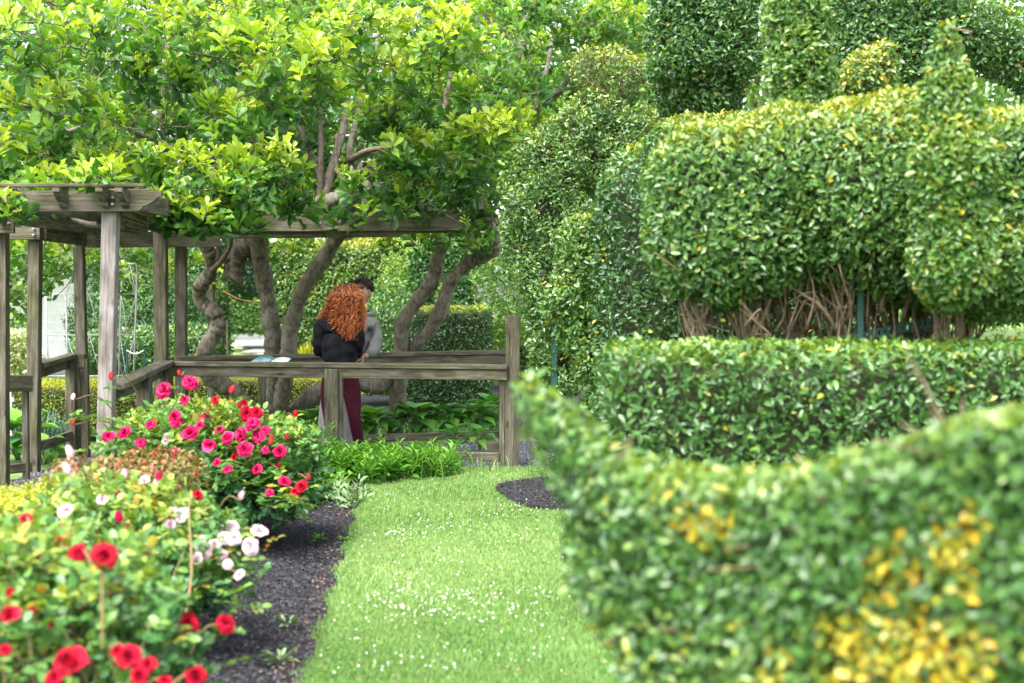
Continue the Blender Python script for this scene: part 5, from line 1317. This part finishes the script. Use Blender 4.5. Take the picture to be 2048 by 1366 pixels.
def rose_bush(label, base, foliage, n, bl, bd, seed, L=.042, singles=0, canes=14, top_t=.45, loose=60):
    """base: ground centre; foliage: list of prims; bl: (px,py,Y,diam_px,colour[,face])"""
    rng = np.random.default_rng(seed); base = np.array(base, float)
    root = thing('rose_bush', label, 'rose bush', base)
    tips = []
    for (x, y, Y, dpx, col) in bl:
        c = P(x, y, Y)
        while sdf(foliage, c[None])[0] < .035 and Y > 3.4: Y -= .05; c = P(x, y, Y)
        s = dpx * Y / FPX * .50
        ax = norm(np.array([rng.normal(0, .3), -.75 + rng.normal(0, .2), .55 + rng.normal(0, .2)]))
        R = frame(c, ax, (rng.normal(), rng.normal(), 1)); Rm = R.to_3x3()
        Rm = Matrix((Rm.col[1], Rm.col[2], Rm.col[0])).transposed()
        m4 = Matrix.Translation(Vector(c)) @ Rm.to_4x4() @ Matrix.Diagonal((s, s, s * rng.uniform(.75, 1.0), 1))
        inst('bloom', blooms[col][rng.integers(6)], m4, root); tips.append((c - ax * s * .15, .003))
    for (x, y, Y, hpx, col) in bd:
        c = P(x, y, Y)
        while sdf(foliage, c[None])[0] < .04 and Y > 3.4: Y -= .05; c = P(x, y, Y)
        s = hpx * Y / FPX * .9; ax = norm(np.array([rng.normal(0, .25), rng.normal(0, .2), 1]))
        R = frame(c, ax, (0, 1, 0)).to_3x3(); Rm = Matrix((R.col[1], R.col[2], R.col[0])).transposed()
        inst('bud', buds[col], Matrix.Translation(Vector(c)) @ Rm.to_4x4() @ Matrix.Scale(s, 4), root); tips.append((c, .002))
    p, nr, d0 = shell(foliage, n // 5, .30, rng, bounds(foliage), .07, seed, .06)
    k = (np.sin(p[:, 0] * 23 + seed) * np.sin(p[:, 1] * 19) * np.sin(p[:, 2] * 26 + seed) > .22) & (rng.random(len(p)) < .8); p, nr, d0 = p[~k], nr[~k], d0[~k]
    # sprays: leaflets in fives along a short stalk
    ctr = bounds(foliage); ctr = (ctr[0] + ctr[1]) / 2
    dirs = norm(nr * .6 + np.array([0, 0, .5]) + rng.normal(0, .55, p.shape))
    tb = np.clip(top_t + .25 * (p[:, 2] - p[:, 2].mean()) / (p[:, 2].std() + 1e-6) * .8 + rng.normal(0, .16, len(p)), 0, .84)
    red = (rng.random(len(p)) < .05) & (p[:, 2] > p[:, 2].mean()); tb[red] = rng.uniform(.9, 1, red.sum())
    if loose:   # shoots rising above the bush
        for k in range(loose):
            i = rng.integers(len(p)); c = p[i]
            if tips and rng.random() < .75: c = tips[rng.integers(len(tips))][0] - np.array([rng.normal(0, .03), rng.normal(0, .03), rng.uniform(.03, .16)])
            else: c = c + np.array([0, 0, rng.uniform(.0, .12)])
            p = np.vstack([p, c]); dirs = np.vstack([dirs, norm([rng.normal(), rng.normal(), .3])]); nr = np.vstack([nr, [0, 0, 1]]); tb = np.append(tb, np.clip(rng.normal(.65, .15), 0, 1))
    A = []
    up = norm(nr * .5 + np.array([0, 0, .9]) + rng.normal(0, .35, p.shape)); sd__ = norm(np.cross(up, dirs))
    for off, side, sc in ((.0, -1, .8), (.0, 1, .8), (.55, -1, .95), (.55, 1, .95), (1.0, 0, 1.1)):
        pp = p + dirs * (off * L * .9); dd = dirs * (.45 if side else 1) + sd__ * side * .9
        A.append((pp, dd, up + rng.normal(0, .22, p.shape), L * sc * rng.uniform(.8, 1.2, len(p)), tb))
    PP = np.concatenate([a[0] for a in A]); DD = norm(np.concatenate([a[1] for a in A])); UU = np.concatenate([a[2] for a in A]); LL = np.concatenate([a[3] for a in A]); TT = np.concatenate([a[4] for a in A]) + rng.normal(0, .05, len(PP))
    TT = np.clip(TT, 0, 1); WW = LL * .68
    keep = PP[:, 2] > .02; PP, DD, UU, LL, TT, WW = PP[keep], DD[keep], UU[keep], LL[keep], TT[keep], WW[keep]
    sel = np.zeros(len(PP), bool)
    if singles:
        px, py = proj(PP); w = np.where((px > 0) & (px < 2048) & (py > 0) & (py < 1366))[0]; w = rng.permutation(w[np.argsort(PP[w, 1])][:singles * 4])[:singles]; sel[w] = True
        leaf_objects(root, w, PP, DD, UU, LL, WW, T8, M['rose_leaf'], TT)
    g = Geo(); k = ~sel; leaves(g, PP[k], DD[k], UU[k], LL[k], WW[k], T8, TT[k]); g.build('foliage', M['rose_leaf'], root)['kind'] = 'stuff'
    g = Geo()
    for c, r in tips:
        b = base + np.array([rng.normal(0, .10), rng.normal(0, .10), 0]); j = c * .55 + b * .45 + np.array([rng.normal(0, .04), rng.normal(0, .04), .0]); k2 = c * .85 + np.array([b[0], b[1], c[2] - .1]) * .15
        tube(g, spline([b, j, k2, c], 4), np.linspace(.007, r, 13), 5)
    for k in range(canes * 4):
        c = p[rng.integers(len(p))]; b = base + np.array([rng.normal(0, .12), rng.normal(0, .12), 0]); j = c * .5 + b * .5 + rng.normal(0, .04, 3)
        tube(g, spline([b, j, c], 4), np.linspace(.007, .002, 9), 4)
    g.build('canes', M['cane'], root)['kind'] = 'stuff'
    return root
mg, cr, pk, co = 'magenta', 'crimson', 'pink', 'coral'
rose_bush('rose bush full of magenta and crimson roses in front of the corner post', G(470, 1010),
  [E(430, 905, 8.9, 140, 72, .42), E(545, 925, 8.8, 85, 66, .34), E(330, 900, 9.0, 110, 60, .35), E(470, 975, 8.6, 140, 40, .3)], 15000,
  [(328, 780, 8.7, 40, mg), (380, 763, 8.7, 40, mg), (350, 832, 8.5, 30, mg), (380, 868, 8.35, 42, mg), (418, 890, 8.3, 38, mg), (352, 842, 8.5, 30, mg), (218, 872, 8.5, 30, mg), (250, 866, 8.5, 34, mg), (281, 885, 8.5, 28, mg), (415, 830, 8.8, 34, mg),
   (455, 876, 8.4, 34, mg), (505, 848, 8.35, 40, mg), (490, 898, 8.25, 42, mg), (482, 868, 8.3, 38, mg), (515, 872, 8.35, 36, mg), (495, 828, 8.5, 36, cr), (515, 826, 8.5, 30, cr), (488, 805, 8.6, 18, cr), (388, 945, 8.2, 26, cr), (560, 902, 8.3, 32, mg), (515, 938, 8.2, 26, mg),
   (568, 962, 8.1, 30, mg), (604, 974, 8.0, 34, cr), (590, 985, 8.0, 26, cr), (395, 995, 8.0, 34, cr), (395, 1027, 7.8, 32, cr), (335, 878, 8.5, 26, pk), (468, 915, 8.3, 18, cr), (440, 860, 8.5, 26, mg), (400, 850, 8.5, 22, mg), (530, 860, 8.4, 26, mg), (300, 850, 8.5, 24, mg), (455, 940, 8.2, 24, mg), (530, 900, 8.3, 22, mg), (350, 905, 8.4, 26, mg), (310, 910, 8.4, 22, cr), (435, 925, 8.2, 22, mg), (540, 985, 8.1, 22, mg), (265, 905, 8.5, 22, mg), (370, 800, 8.6, 24, mg), (430, 800, 8.6, 20, cr)],
  [(222, 760, 8.5, 16, co), (362, 752, 8.7, 14, co), (460, 787, 8.6, 18, co), (590, 836, 8.4, 16, cr), (542, 890, 8.3, 14, co), (575, 880, 8.3, 14, co), (556, 936, 8.2, 12, cr), (617, 960, 8.0, 14, co), (480, 816, 8.5, 14, co), (145, 800, 8.4, 14, pk), (145, 850, 8.3, 12, co), (545, 880, 8.4, 12, co)], 101, L=.046, singles=200, loose=220)
rose_bush('rose bush with pale pink and white roses in front of the magenta one', G(330, 1230),
  [E(290, 1100, 6.2, 170, 85, .32), E(385, 1130, 6.0, 78, 66, .24), E(200, 1050, 6.4, 120, 55, .3)], 6500,
  [(518, 1062, 6.0, 40, pk), (462, 1056, 6.1, 44, pk), (448, 1075, 6.1, 36, pk), (500, 1092, 5.9, 42, pk), (410, 1100, 5.9, 40, pk), (440, 1110, 5.9, 36, pk), (360, 1030, 6.3, 46, pk), (345, 1028, 6.2, 34, pk), (290, 1092, 5.9, 34, pk), (132, 1020, 6.3, 40, pk), (262, 1105, 5.9, 30, pk), (480, 1150, 5.7, 28, pk), (270, 1160, 5.7, 40, pk), (288, 960, 6.4, 24, pk), (315, 962, 6.4, 20, pk), (248, 960, 6.4, 18, mg), (470, 1078, 5.9, 34, pk), (430, 1088, 5.9, 30, pk), (395, 1118, 5.8, 30, pk), (340, 1050, 6.1, 28, pk), (455, 1128, 5.7, 26, pk), (405, 1080, 6.0, 26, pk), (300, 1120, 5.8, 24, pk), (205, 1000, 6.4, 30, pk), (150, 1065, 6.0, 28, cr), (255, 1060, 6.1, 20, cr)],
  [(248, 962, 6.4, 24, pk), (317, 966, 6.4, 22, mg), (232, 1000, 6.3, 20, cr), (318, 995, 6.3, 22, cr), (145, 915, 6.3, 26, pk), (140, 948, 6.2, 26, pk), (480, 1000, 6.2, 20, pk), (240, 1045, 6.0, 24, mg)], 102, L=.042, singles=200, loose=160, top_t=.48)
rose_bush('nearest rose bush with large deep red blooms, bottom left of the picture', G(150, 1620),
  [E(110, 1310, 4.4, 220, 140, .34), E(250, 1320, 4.5, 105, 90, .26), E(40, 1170, 4.6, 150, 80, .28), E(170, 1190, 4.7, 150, 60, .28)], 8000,
  [(208, 1114, 4.2, 68, cr), (157, 1106, 4.35, 46, cr), (52, 1040, 4.6, 34, cr), (18, 1228, 4.0, 50, cr), (62, 1222, 4.1, 34, cr), (120, 1088, 4.6, 34, cr), (378, 1250, 4.5, 56, cr), (450, 1246, 4.6, 48, cr), (138, 1322, 3.7, 78, cr), (258, 1312, 4.0, 60, cr), (295, 1330, 4.1, 44, cr), (278, 1350, 3.9, 44, cr), (392, 1352, 4.1, 52, cr), (20, 1185, 4.5, 24, cr), (395, 992, 5.9, 28, cr), (70, 1110, 4.5, 30, cr), (10, 1300, 3.9, 30, cr), (330, 1362, 4.0, 34, cr), (110, 1356, 3.8, 44, cr), (235, 1300, 4.0, 34, cr)],
  [(20, 1140, 4.4, 22, cr), (245, 1150, 4.5, 22, pk), (235, 1170, 4.5, 20, co), (330, 1240, 4.3, 20, co), (100, 1260, 4.2, 22, cr)], 103, L=.042, singles=300, loose=150, top_t=.42)
rose_bush('low rose bush with red and pink roses far behind the handrail, left of the woman', P(605, 800, 19.5) * [1, 1, 0],
  [E(610, 785, 19.5, 45, 38, .4), E(650, 800, 19.5, 45, 40, .4)], 5000,
  [(597, 760, 19.2, 18, cr), (620, 753, 19.2, 16, pk), (628, 764, 19.2, 18, pk), (615, 775, 19.1, 14, cr), (604, 780, 19.1, 12, cr), (640, 765, 19.1, 14, cr), (633, 750, 19.2, 14, pk), (622, 821, 19.0, 10, pk)], [], 104, L=.05, loose=10, canes=4)
# golden shrub and russet spirea by the gravel
mass('golden_shrub', 'low golden leaved shrub at the left edge beside the gravel', 'shrub', [E(40, 1050, 7.3, 120, 45, .35), E(130, 1010, 7.6, 60, 22, .25)], 9000, .026, M['golden'], ty=.6, seed=110, depth=.12, lump=.03, tmpl=T8)
russet = leafmat('russet_leaf', [(0, (.09, .17, .03)), (.5, (.17, .14, .04)), (1, (.30, .06, .035))], rough=.5, trans=.3)
mass('shrub', 'low shrub with russet red young leaves between the rose bushes', 'shrub', [E(230, 975, 7.3, 95, 35, .22), E(320, 960, 7.6, 60, 30, .2)], 2600, .032, russet, ty=.35, seed=111, depth=.18, lump=.03, tmpl=T8)

# ------------------------------------------------------------------ hostas, perennials, grasses
_hm = {}
def hosta_leaf(v):
    if v in _hm: return _hm[v]
    rng = np.random.default_rng(v); n, m = 7, 7; V = []
    for i in range(n + 1):
        s = i / n; w = .40 * (math.sin(math.pi * min(1, (s * .93 + .07)) ** .75)) * (1 - .15 * s)
        for j in range(-3, 4):
            q = j / 3; V.append([s, w * q, -.35 * s * s + .10 * abs(q) + (.012 if j % 2 else -.012) * (1 - s)])
    V[-7:] = [[1.0, 0.0, -.36]] * 7
    i, j = np.meshgrid(np.arange(n), np.arange(6), indexing='ij'); a = i * 7 + j
    g = Geo(); g.add(np.array(V, float), [np.stack([a, a + 7, a + 8, a + 1], -1).reshape(-1, 4)], t=.15 + .18 * v); _hm[v] = g.mesh('leaf', M['hosta']); return _hm[v]
def hosta(label, c, n, L, seed, spread=.28):
    rng = np.random.default_rng(seed); c = np.array([c[0], c[1], 0.0]); root = thing('hosta', label, 'hosta', c, 'hostas around the arbour')
    g = Geo()
    for k in range(n):
        a = k * 2.4 + rng.normal(0, .2); f = (k + .5) / n; r = spread * (.12 + .75 * f) * rng.uniform(.85, 1.1); h = L * (1.05 - .75 * f) + .05
        b = c + [r * .55 * math.cos(a), r * .55 * math.sin(a), h]; d = np.array([math.cos(a), math.sin(a), .75 - 1.0 * f + rng.normal(0, .12)])
        x = Vector(norm(d)); m = frame(b, x, (0, 0, 1)); s = L * rng.uniform(.7, 1.1)
        inst('leaf', hosta_leaf(int(rng.integers(5))), m @ Matrix.Diagonal((s, s, s, 1)), root)
        tube(g, spline([c + rng.normal(0, .01, 3) * [1, 1, 0], (c + b) / 2 + [0, 0, .02], b], 3), np.linspace(.006, .004, 7), 4)
    g.build('stalks', M['gstem'], root)['kind'] = 'stuff'
hl_ = ['behind the rear handrail just left of the leaning front trunk base', 'behind the rear handrail right of the leaning front trunk base', 'behind the rear handrail in front of the cube topiary', 'behind the rear handrail near the right post', 'behind the doubled handrail post at the woman\'s left', 'tucked against the right post with upright bright leaves',
       'low and dark under the left twisted trunk', 'with broad light leaves at the left edge behind the leftmost posts', 'small one at the foot of the second left post', 'between the big root limb and the woman\'s legs']
for (x, y, Y, n, L), lb, s in zip([(745, 880, 15.2, 26, .22), (830, 870, 15.5, 26, .24), (885, 868, 15.6, 26, .22), (955, 866, 15.8, 26, .22), (628, 890, 14.9, 22, .24), (985, 850, 16.3, 20, .26), (440, 880, 15.0, 18, .2), (35, 905, 13.2, 22, .30), (92, 905, 12.9, 12, .16), (690, 885, 15.0, 20, .22)], hl_, range(10)):
    q = P(x, y, Y); hosta('hosta clump ' + lb, q, n, L, 200 + s)
for k, (x, y, Y, lb) in enumerate([(905, 900, 14.0, 'small hosta between the two lower rails right of the leafy perennial clump'), (960, 905, 13.9, 'small hosta between the lower rails near the right post')]):
    hosta(lb, P(x, y, Y), 12, .16, 230 + k, .18)

def perennial(label, pts, n_st, hgt, seed, mat, L, asp, k=9, ty=.5, name='leafy_perennial', cat='plant', spreadx=.1):
    rng = np.random.default_rng(seed); c = np.mean([G(x, y) for x, y in pts], axis=0); root = thing(name, label, cat, c)
    gl, gs = Geo(), Geo(); arr = [[], [], [], [], []]
    for i in range(n_st):
        x, y = pts[rng.integers(len(pts))]; b = G(x + rng.normal(0, 26), y + rng.normal(0, 5)); b[2] = 0
        h = hgt * rng.uniform(.65, 1.1); tip = b + [rng.normal(0, .06), rng.normal(0, .06), h]
        sp_ = spline([b, (b + tip) / 2 + rng.normal(0, .015, 3), tip], 4); tube(gs, sp_, np.linspace(.004, .002, len(sp_)), 4, caps=False)
        for j in range(k):
            f = .2 + .8 * j / (k - 1); q = b * (1 - f) + tip * f; a = j * 1.57 + rng.normal(0, .3) + i
            for sg in (0, math.pi):
                d = [math.cos(a + sg), math.sin(a + sg), .25 + .9 * f ** 3 + rng.normal(0, .15)]
                arr[0].append(q); arr[1].append(d); arr[2].append([rng.normal(0, .3), rng.normal(0, .3), 1]); arr[3].append(L * rng.uniform(.7, 1.15) * (1 - .35 * f ** 3)); arr[4].append(np.clip(ty - .3 + .55 * f + rng.normal(0, .12), 0, 1))
    PP, DD, UU, LL, TT = [np.array(a) for a in arr]; leaves(gl, PP, DD, UU, LL, LL * asp, T8, TT)
    gl.build('foliage', mat, root)['kind'] = 'stuff'; gs.build('stems', M['gstem'], root)['kind'] = 'stuff'
perennial('dense bright green leafy perennial clump below the handrail post, beside the lawn', [(660, 960), (700, 965), (740, 965), (780, 962), (820, 955), (720, 950), (770, 945), (850, 950), (640, 950), (680, 940)], 170, .24, 301, M['phlox'], .115, .36, k=7, ty=.55)
perennial('finer feathery green plant at the right end of the leafy perennial clump', [(868, 950), (890, 948), (850, 955)], 60, .24, 302, M['phlox'], .05, .2, ty=.75)
perennial('broad leafed green perennial at the foot of the far rose bush', [(600, 985), (640, 985), (620, 975)], 40, .2, 303, M['phlox'], .085, .42, k=5, ty=.6)
perennial('green leafy shoots between the far rose bush and the handrail post', [(590, 950), (620, 945), (560, 950)], 50, .42, 304, M['phlox'], .085, .34, ty=.55)
rng = np.random.default_rng(305)
lam = thing('woolly_plants', 'silvery green woolly leaved plants edging the black mulch below the far rose bush', 'plant', G(650, 1005))
g = Geo(); ax_, ce = [], []
for k in range(60):
    q = G(rng.uniform(575, 735), 1000 + rng.normal(0, 12)); ce.append(q + [0, 0, rng.uniform(.02, .11)]); ax_.append([rng.normal(0, .25), -.2, 1])
Pp, D, N_, LL, WW, T = whorls(np.array(ce), np.array(ax_), rng, .10, 8, np.full(60, .5), spread=1.15, asp=.36); leaves(g, Pp, D, N_, LL, WW, T8, T); g.build('foliage', M['lamb'], lam)['kind'] = 'stuff'
def straps(label, pts, n, h, seed, mat=None, name='strap_leaved_plant'):
    rng = np.random.default_rng(seed); c = np.mean([P(*q) for q in pts], axis=0) * [1, 1, 0]; root = thing(name, label, 'plant', c); g = Geo()
    for k in range(n):
        b = P(*pts[rng.integers(len(pts))]) * [1, 1, 0] + [rng.normal(0, .10), rng.normal(0, .08), 0]; d = rng.normal(0, .35, 2); hh = h * rng.uniform(.6, 1.1)
        sp_ = spline([b, b + [d[0] * hh * .4, d[1] * hh * .4, hh * .6], b + [d[0] * hh * 1.1, d[1] * hh, hh * rng.uniform(.7, .95)]], 4); w = np.linspace(.008, .002, len(sp_)); s = norm(np.array([-d[1], d[0], 0]) + [.01, 0, 0])
        V = np.concatenate([sp_ + s * w[:, None], sp_ - s * w[:, None]]); m = len(sp_); i = np.arange(m - 1); g.add(V, [np.stack([i, i + 1, i + 1 + m, i + m], -1)], t=rng.random())
    g.build('foliage', mat or M['strap'], root)['kind'] = 'stuff'
straps('blue green strap leaved daffodil clump behind the left posts', [(30, 870, 14.0), (50, 870, 14.0), (100, 880, 13.7), (120, 880, 13.8), (75, 870, 14.2)], 420, .42, 311)
straps('tall grass tufts behind the golden hedge at the left', [(60, 770, 17), (140, 770, 17), (220, 770, 17), (300, 770, 17), (380, 765, 17)], 600, .35, 312, M['grass'], name='grass_tufts')
straps('single pale blue green leaf fan left of the handrail post', [(648, 900, 12.4)], 8, .35, 313)
straps('few grass blades standing at the lawn edge by the right post', [(960, 940, 12.3), (990, 940, 12.3)], 14, .2, 314, M['grass'], name='grass_tufts')
perennial('sprouts at the foot of the loose airy topiary trunk', [(1105, 965), (1090, 968)], 14, .22, 306, pv, .045, .5, k=6, ty=.55)
# small weeds on the mulch
for k, (x, y, s) in enumerate([(640, 1085, 1), (575, 1255, 1.2), (560, 1330, 1.3), (690, 1085, .8), (1075, 1000, .6), (620, 1050, .5)]):
    rng = np.random.default_rng(320 + k); c = G(x, y); root = thing('weed', ['small pale weed on the mulch halfway up the bed', 'straggly pale weed on the mulch near the lower rose bush', 'lowest pale weed on the mulch at the bottom edge', 'slender weed on the mulch next to the lawn edge', 'tiny seedling in the mulch ring by the topiary', 'tiny seedling on the mulch below the woolly plants'][k], 'weed', c)
    g = Geo(); n = 22; a = rng.uniform(0, 6.28, n); d = np.stack([np.cos(a), np.sin(a), rng.uniform(.1, .9, n)], 1)
    leaves(g, c + d * .02 * s + [0, 0, .01], d, [0, 0, 1] + rng.normal(0, .2, (n, 3)), .05 * s * rng.uniform(.5, 1.2, n), .014 * s, T8, rng.uniform(.4, .9, n)); g.build('leaves', M['lamb'] if k in (1, 2) else M['phlox'], root)['kind'] = 'stuff'

# ------------------------------------------------------------------ lawn blades, clover, mulch chips, gravel stones
rng = np.random.default_rng(400)
LP = lawn_poly; RP = ring_poly
def scatter(poly, n, bounds_, vis=True):
    x0, x1, y0, y1 = bounds_; got = np.zeros((0, 2))
    while len(got) < n:
        # uniform in 1/Y^k so nearer ground is denser in blades seen, even in the picture
        m = 80000; Y = 1 / (1 / y1 + rng.random(m) * (1 / y0 - 1 / y1)); X = rng.uniform(x0, x1, m); k = inside(poly, X, Y)
        if vis:
            px = CX + FPX * X / Y; k &= (px > -40) & (px < 2090)
        got = np.vstack([got, np.stack([X, Y], 1)[k]])
    return got[:n]
xy = scatter(LP, 270000, (-1.4, 3.6, 4.9, 12.9)); m_ = 5000; Y_ = rng.uniform(5.2, 11.6, m_); X_ = np.interp(Y_, [L0[1], L1[1], L2[1]], [L0[0], L1[0], L2[0]]) - np.abs(rng.normal(0, .022, m_)) * (1 + np.sin(Y_ * 9) * .6); xy = np.vstack([xy, np.stack([X_, Y_], 1)]); k = ~inside(RP, xy[:, 0], xy[:, 1]); xy = xy[k]; n = len(xy)
patchy = np.sin(xy[:, 0] * 3.1 + 1) * np.sin(xy[:, 1] * 2.3) + .6 * np.sin(xy[:, 0] * 8 + xy[:, 1] * 5)
h = (.022 + .007 * patchy * .5) * rng.uniform(.5, 1.3, n); a = rng.uniform(0, 6.28, n); ln = rng.uniform(0, .9, n)
b = np.stack([xy[:, 0], xy[:, 1], np.full(n, .010)], 1); sdv = np.stack([np.cos(a), np.sin(a), 0 * a], 1) * (.0014 + .00028 * xy[:, 1:2])
a2 = rng.uniform(0, 6.28, n); tipv = b + np.stack([np.cos(a2) * ln * h, np.sin(a2) * ln * h, h], 1)
V = np.stack([b - sdv, b + sdv, tipv], 1).reshape(-1, 3); i = np.arange(n) * 3
t = np.clip(.46 + .13 * patchy + .22 * np.sin(xy[:, 0] * 1.9 - 1) * np.sin(xy[:, 1] * 1.3 + .5) + rng.normal(0, .16, n), 0, .9); dry = rng.random(n) < .03; t[dry] = rng.uniform(.9, 1, dry.sum())
g = Geo(); g.add(V, [np.stack([i, i + 1, i + 2], -1)], np.repeat(t, 3)); o = g.build('grass', M['grass'], smooth=False); tag(o, 'short mown bright green grass of the curving lawn strip', 'grass', kind='stuff')
# fallen petals and dry leaves on the lawn
m_ = scatter(LP, 330, (-1.4, 2.0, 5.2, 12.6)); a = rng.uniform(0, 6.28, len(m_)); g = Geo()
leaves(g, np.stack([m_[:, 0], m_[:, 1], np.full(len(m_), .030)], 1), np.stack([np.cos(a), np.sin(a), .1 + 0 * a], 1), np.array([0, 0, 1.0]) + rng.normal(0, .4, (len(m_), 3)), rng.uniform(.012, .030, len(m_)), .012, T4, rng.uniform(.9, 1, len(m_))); o = g.build('leaf_litter', M['chip'], smooth=False); tag(o, 'small tan dry leaves and petals fallen on the lawn', 'leaf litter', kind='stuff')
# clover leaves and heads
def ball(c, r, g, t):
    u = np.array([[0, 0, 1], [.9, 0, .2], [.28, .86, .2], [-.73, .53, .2], [-.73, -.53, .2], [.28, -.86, .2], [.5, .4, -.6], [-.5, .4, -.6], [0, -.6, -.6]])
    f = np.array([[0, 1, 2], [0, 2, 3], [0, 3, 4], [0, 4, 5], [0, 5, 1], [1, 6, 2], [2, 6, 7], [2, 7, 3], [3, 7, 4], [4, 7, 8], [4, 8, 5], [5, 8, 1], [1, 8, 6], [6, 8, 7]])
    n = len(c); V = (c[:, None] + u[None] * r[:, None, None]).reshape(-1, 3); g.add(V, [(f[None] + (np.arange(n) * 9)[:, None, None]).reshape(-1, 3)], np.repeat(t, 9))
cl = []
for (cx_, cy_, rx, ry, m) in [(905, 1060, 120, 25, 60), (800, 1080, 90, 14, 40), (1050, 1030, 90, 16, 34), (860, 1200, 130, 22, 60), (790, 1228, 60, 16, 44), (960, 1225, 110, 20, 40), (880, 1245, 140, 18, 40), (1080, 1200, 60, 10, 16), (850, 1330, 180, 30, 16), (800, 1000, 120, 40, 14), (900, 1140, 200, 40, 24), (700, 1065, 30, 30, 6)]:
    for _ in range(int(m * .8)): cl.append(G(cx_ + rng.normal(0, rx * .6), cy_ + rng.normal(0, ry * .6)))
cl += [G(rng.uniform(660, 1140), rng.uniform(985, 1366)) for _ in range(170)]
cl = np.array(cl); k = inside(LP, cl[:, 0], cl[:, 1]); cl = cl[k]; cl[:, 2] = rng.uniform(.03, .055, len(cl))
g = Geo(); ball(cl, rng.uniform(.0042, .0080, len(cl)), g, rng.random(len(cl))); o = g.build('clover_flowers', M['clover'], smooth=False); tag(o, 'white clover heads scattered in drifts through the lawn', 'clover', kind='stuff')
xy = scatter(LP, 16000, (-1.4, 3.6, 4.9, 12.9)); n = len(xy); k = np.sin(xy[:, 0] * 4 + 2) * np.sin(xy[:, 1] * 3) > .1; xy = xy[k]; n = len(xy)
g = Geo(); c = np.stack([xy[:, 0], xy[:, 1], rng.uniform(.015, .035, n)], 1); a = rng.uniform(0, 6.28, n)
leaves(g, c, np.stack([np.cos(a), np.sin(a), .1 + 0 * a], 1), np.array([0, 0, 1.0]) + rng.normal(0, .3, (n, 3)), rng.uniform(.010, .018, n), .011, T4, rng.uniform(.2, .75, n)); o = g.build('clover_leaves', M['phlox']); tag(o, 'low clover leaves in the lawn', 'clover', kind='stuff')
# mulch chips
xy = scatter(mulch_poly, 42000, (-2.6, -.5, 5.2, 12.0)); xr = scatter(RP, 5000, (mc[0] - .6, mc[0] + .6, mc[1] - 1.2, mc[1] + 1.2)); n1 = len(xy); xy = np.vstack([xy, xr]); n = len(xy)
z = np.where(np.arange(n) < n1, .004, .034) + rng.uniform(0, .008, n); a = rng.uniform(0, 6.28, n); ch = rng.random(n)
t = np.clip(rng.uniform(0, .86, n), 0, 1)
edge = np.abs(xy[:, 0] - np.interp(xy[:, 1], [L0[1], L1[1], L2[1]], [L0[0], L1[0], L2[0]])) < .16
lit = rng.random(n) < np.where(edge & (np.arange(n) < n1), .10, .012); t[lit] = rng.uniform(.93, 1, lit.sum())
g = Geo(); leaves(g, np.stack([xy[:, 0], xy[:, 1], z], 1), np.stack([np.cos(a), np.sin(a), rng.normal(0, .25, n)], 1), np.array([0, 0, 1.0]) + rng.normal(0, .55, (n, 3)), rng.uniform(.010, .030, n), rng.uniform(.005, .013, n), T4, t, curl=-.8)
o = g.build('mulch_chips', M['chip'], smooth=False); tag(o, 'shredded black bark mulch chips with a few tan dry petals', 'mulch', kind='stuff')
# gravel stones
xy = scatter(gravel_poly, 26000, (-6.0, .8, 8.0, 15.0)); n = len(xy)
g = Geo(); ball(np.stack([xy[:, 0], xy[:, 1], np.full(n, -.012)], 1), rng.uniform(.004, .010, n), g, rng.random(n)); o = g.build('gravel_stones', M['stone_chip'], smooth=False); tag(o, 'loose grey gravel stones on the arbour path', 'gravel', kind='stuff')
# rough grass beyond
g = Geo(); n = 26000; Y = 1 / (1 / 45 + rng.random(n) * (1 / 15.6 - 1 / 45)); X = (rng.uniform(-60, 1300, n) - CX) * Y / FPX; a = rng.uniform(0, 6.28, n)
k = ~inside([tuple(G(440, 700)[:2]), tuple(G(640, 700)[:2]), tuple(G(640, 640)[:2]), tuple(G(440, 640)[:2])], X, Y) & ~inside([tuple(G(620, 850)[:2]), tuple(G(1200, 850)[:2]), tuple(G(1200, 768)[:2]), tuple(G(620, 768)[:2])], X, Y); X, Y, a = X[k], Y[k], a[k]; n = len(X)
leaves(g, np.stack([X, Y, np.full(n, -.03)], 1), np.stack([np.cos(a) * .4, np.sin(a) * .4, 1 + 0 * a], 1), np.stack([np.sin(a), -np.cos(a), .3 + 0 * a], 1), rng.uniform(.05, .11, n), .012, T4, rng.uniform(.2, .85, n)); o = g.build('rough_grass', M['grass']); tag(o, 'longer rough grass on the ground beyond the arbour', 'grass', kind='stuff')
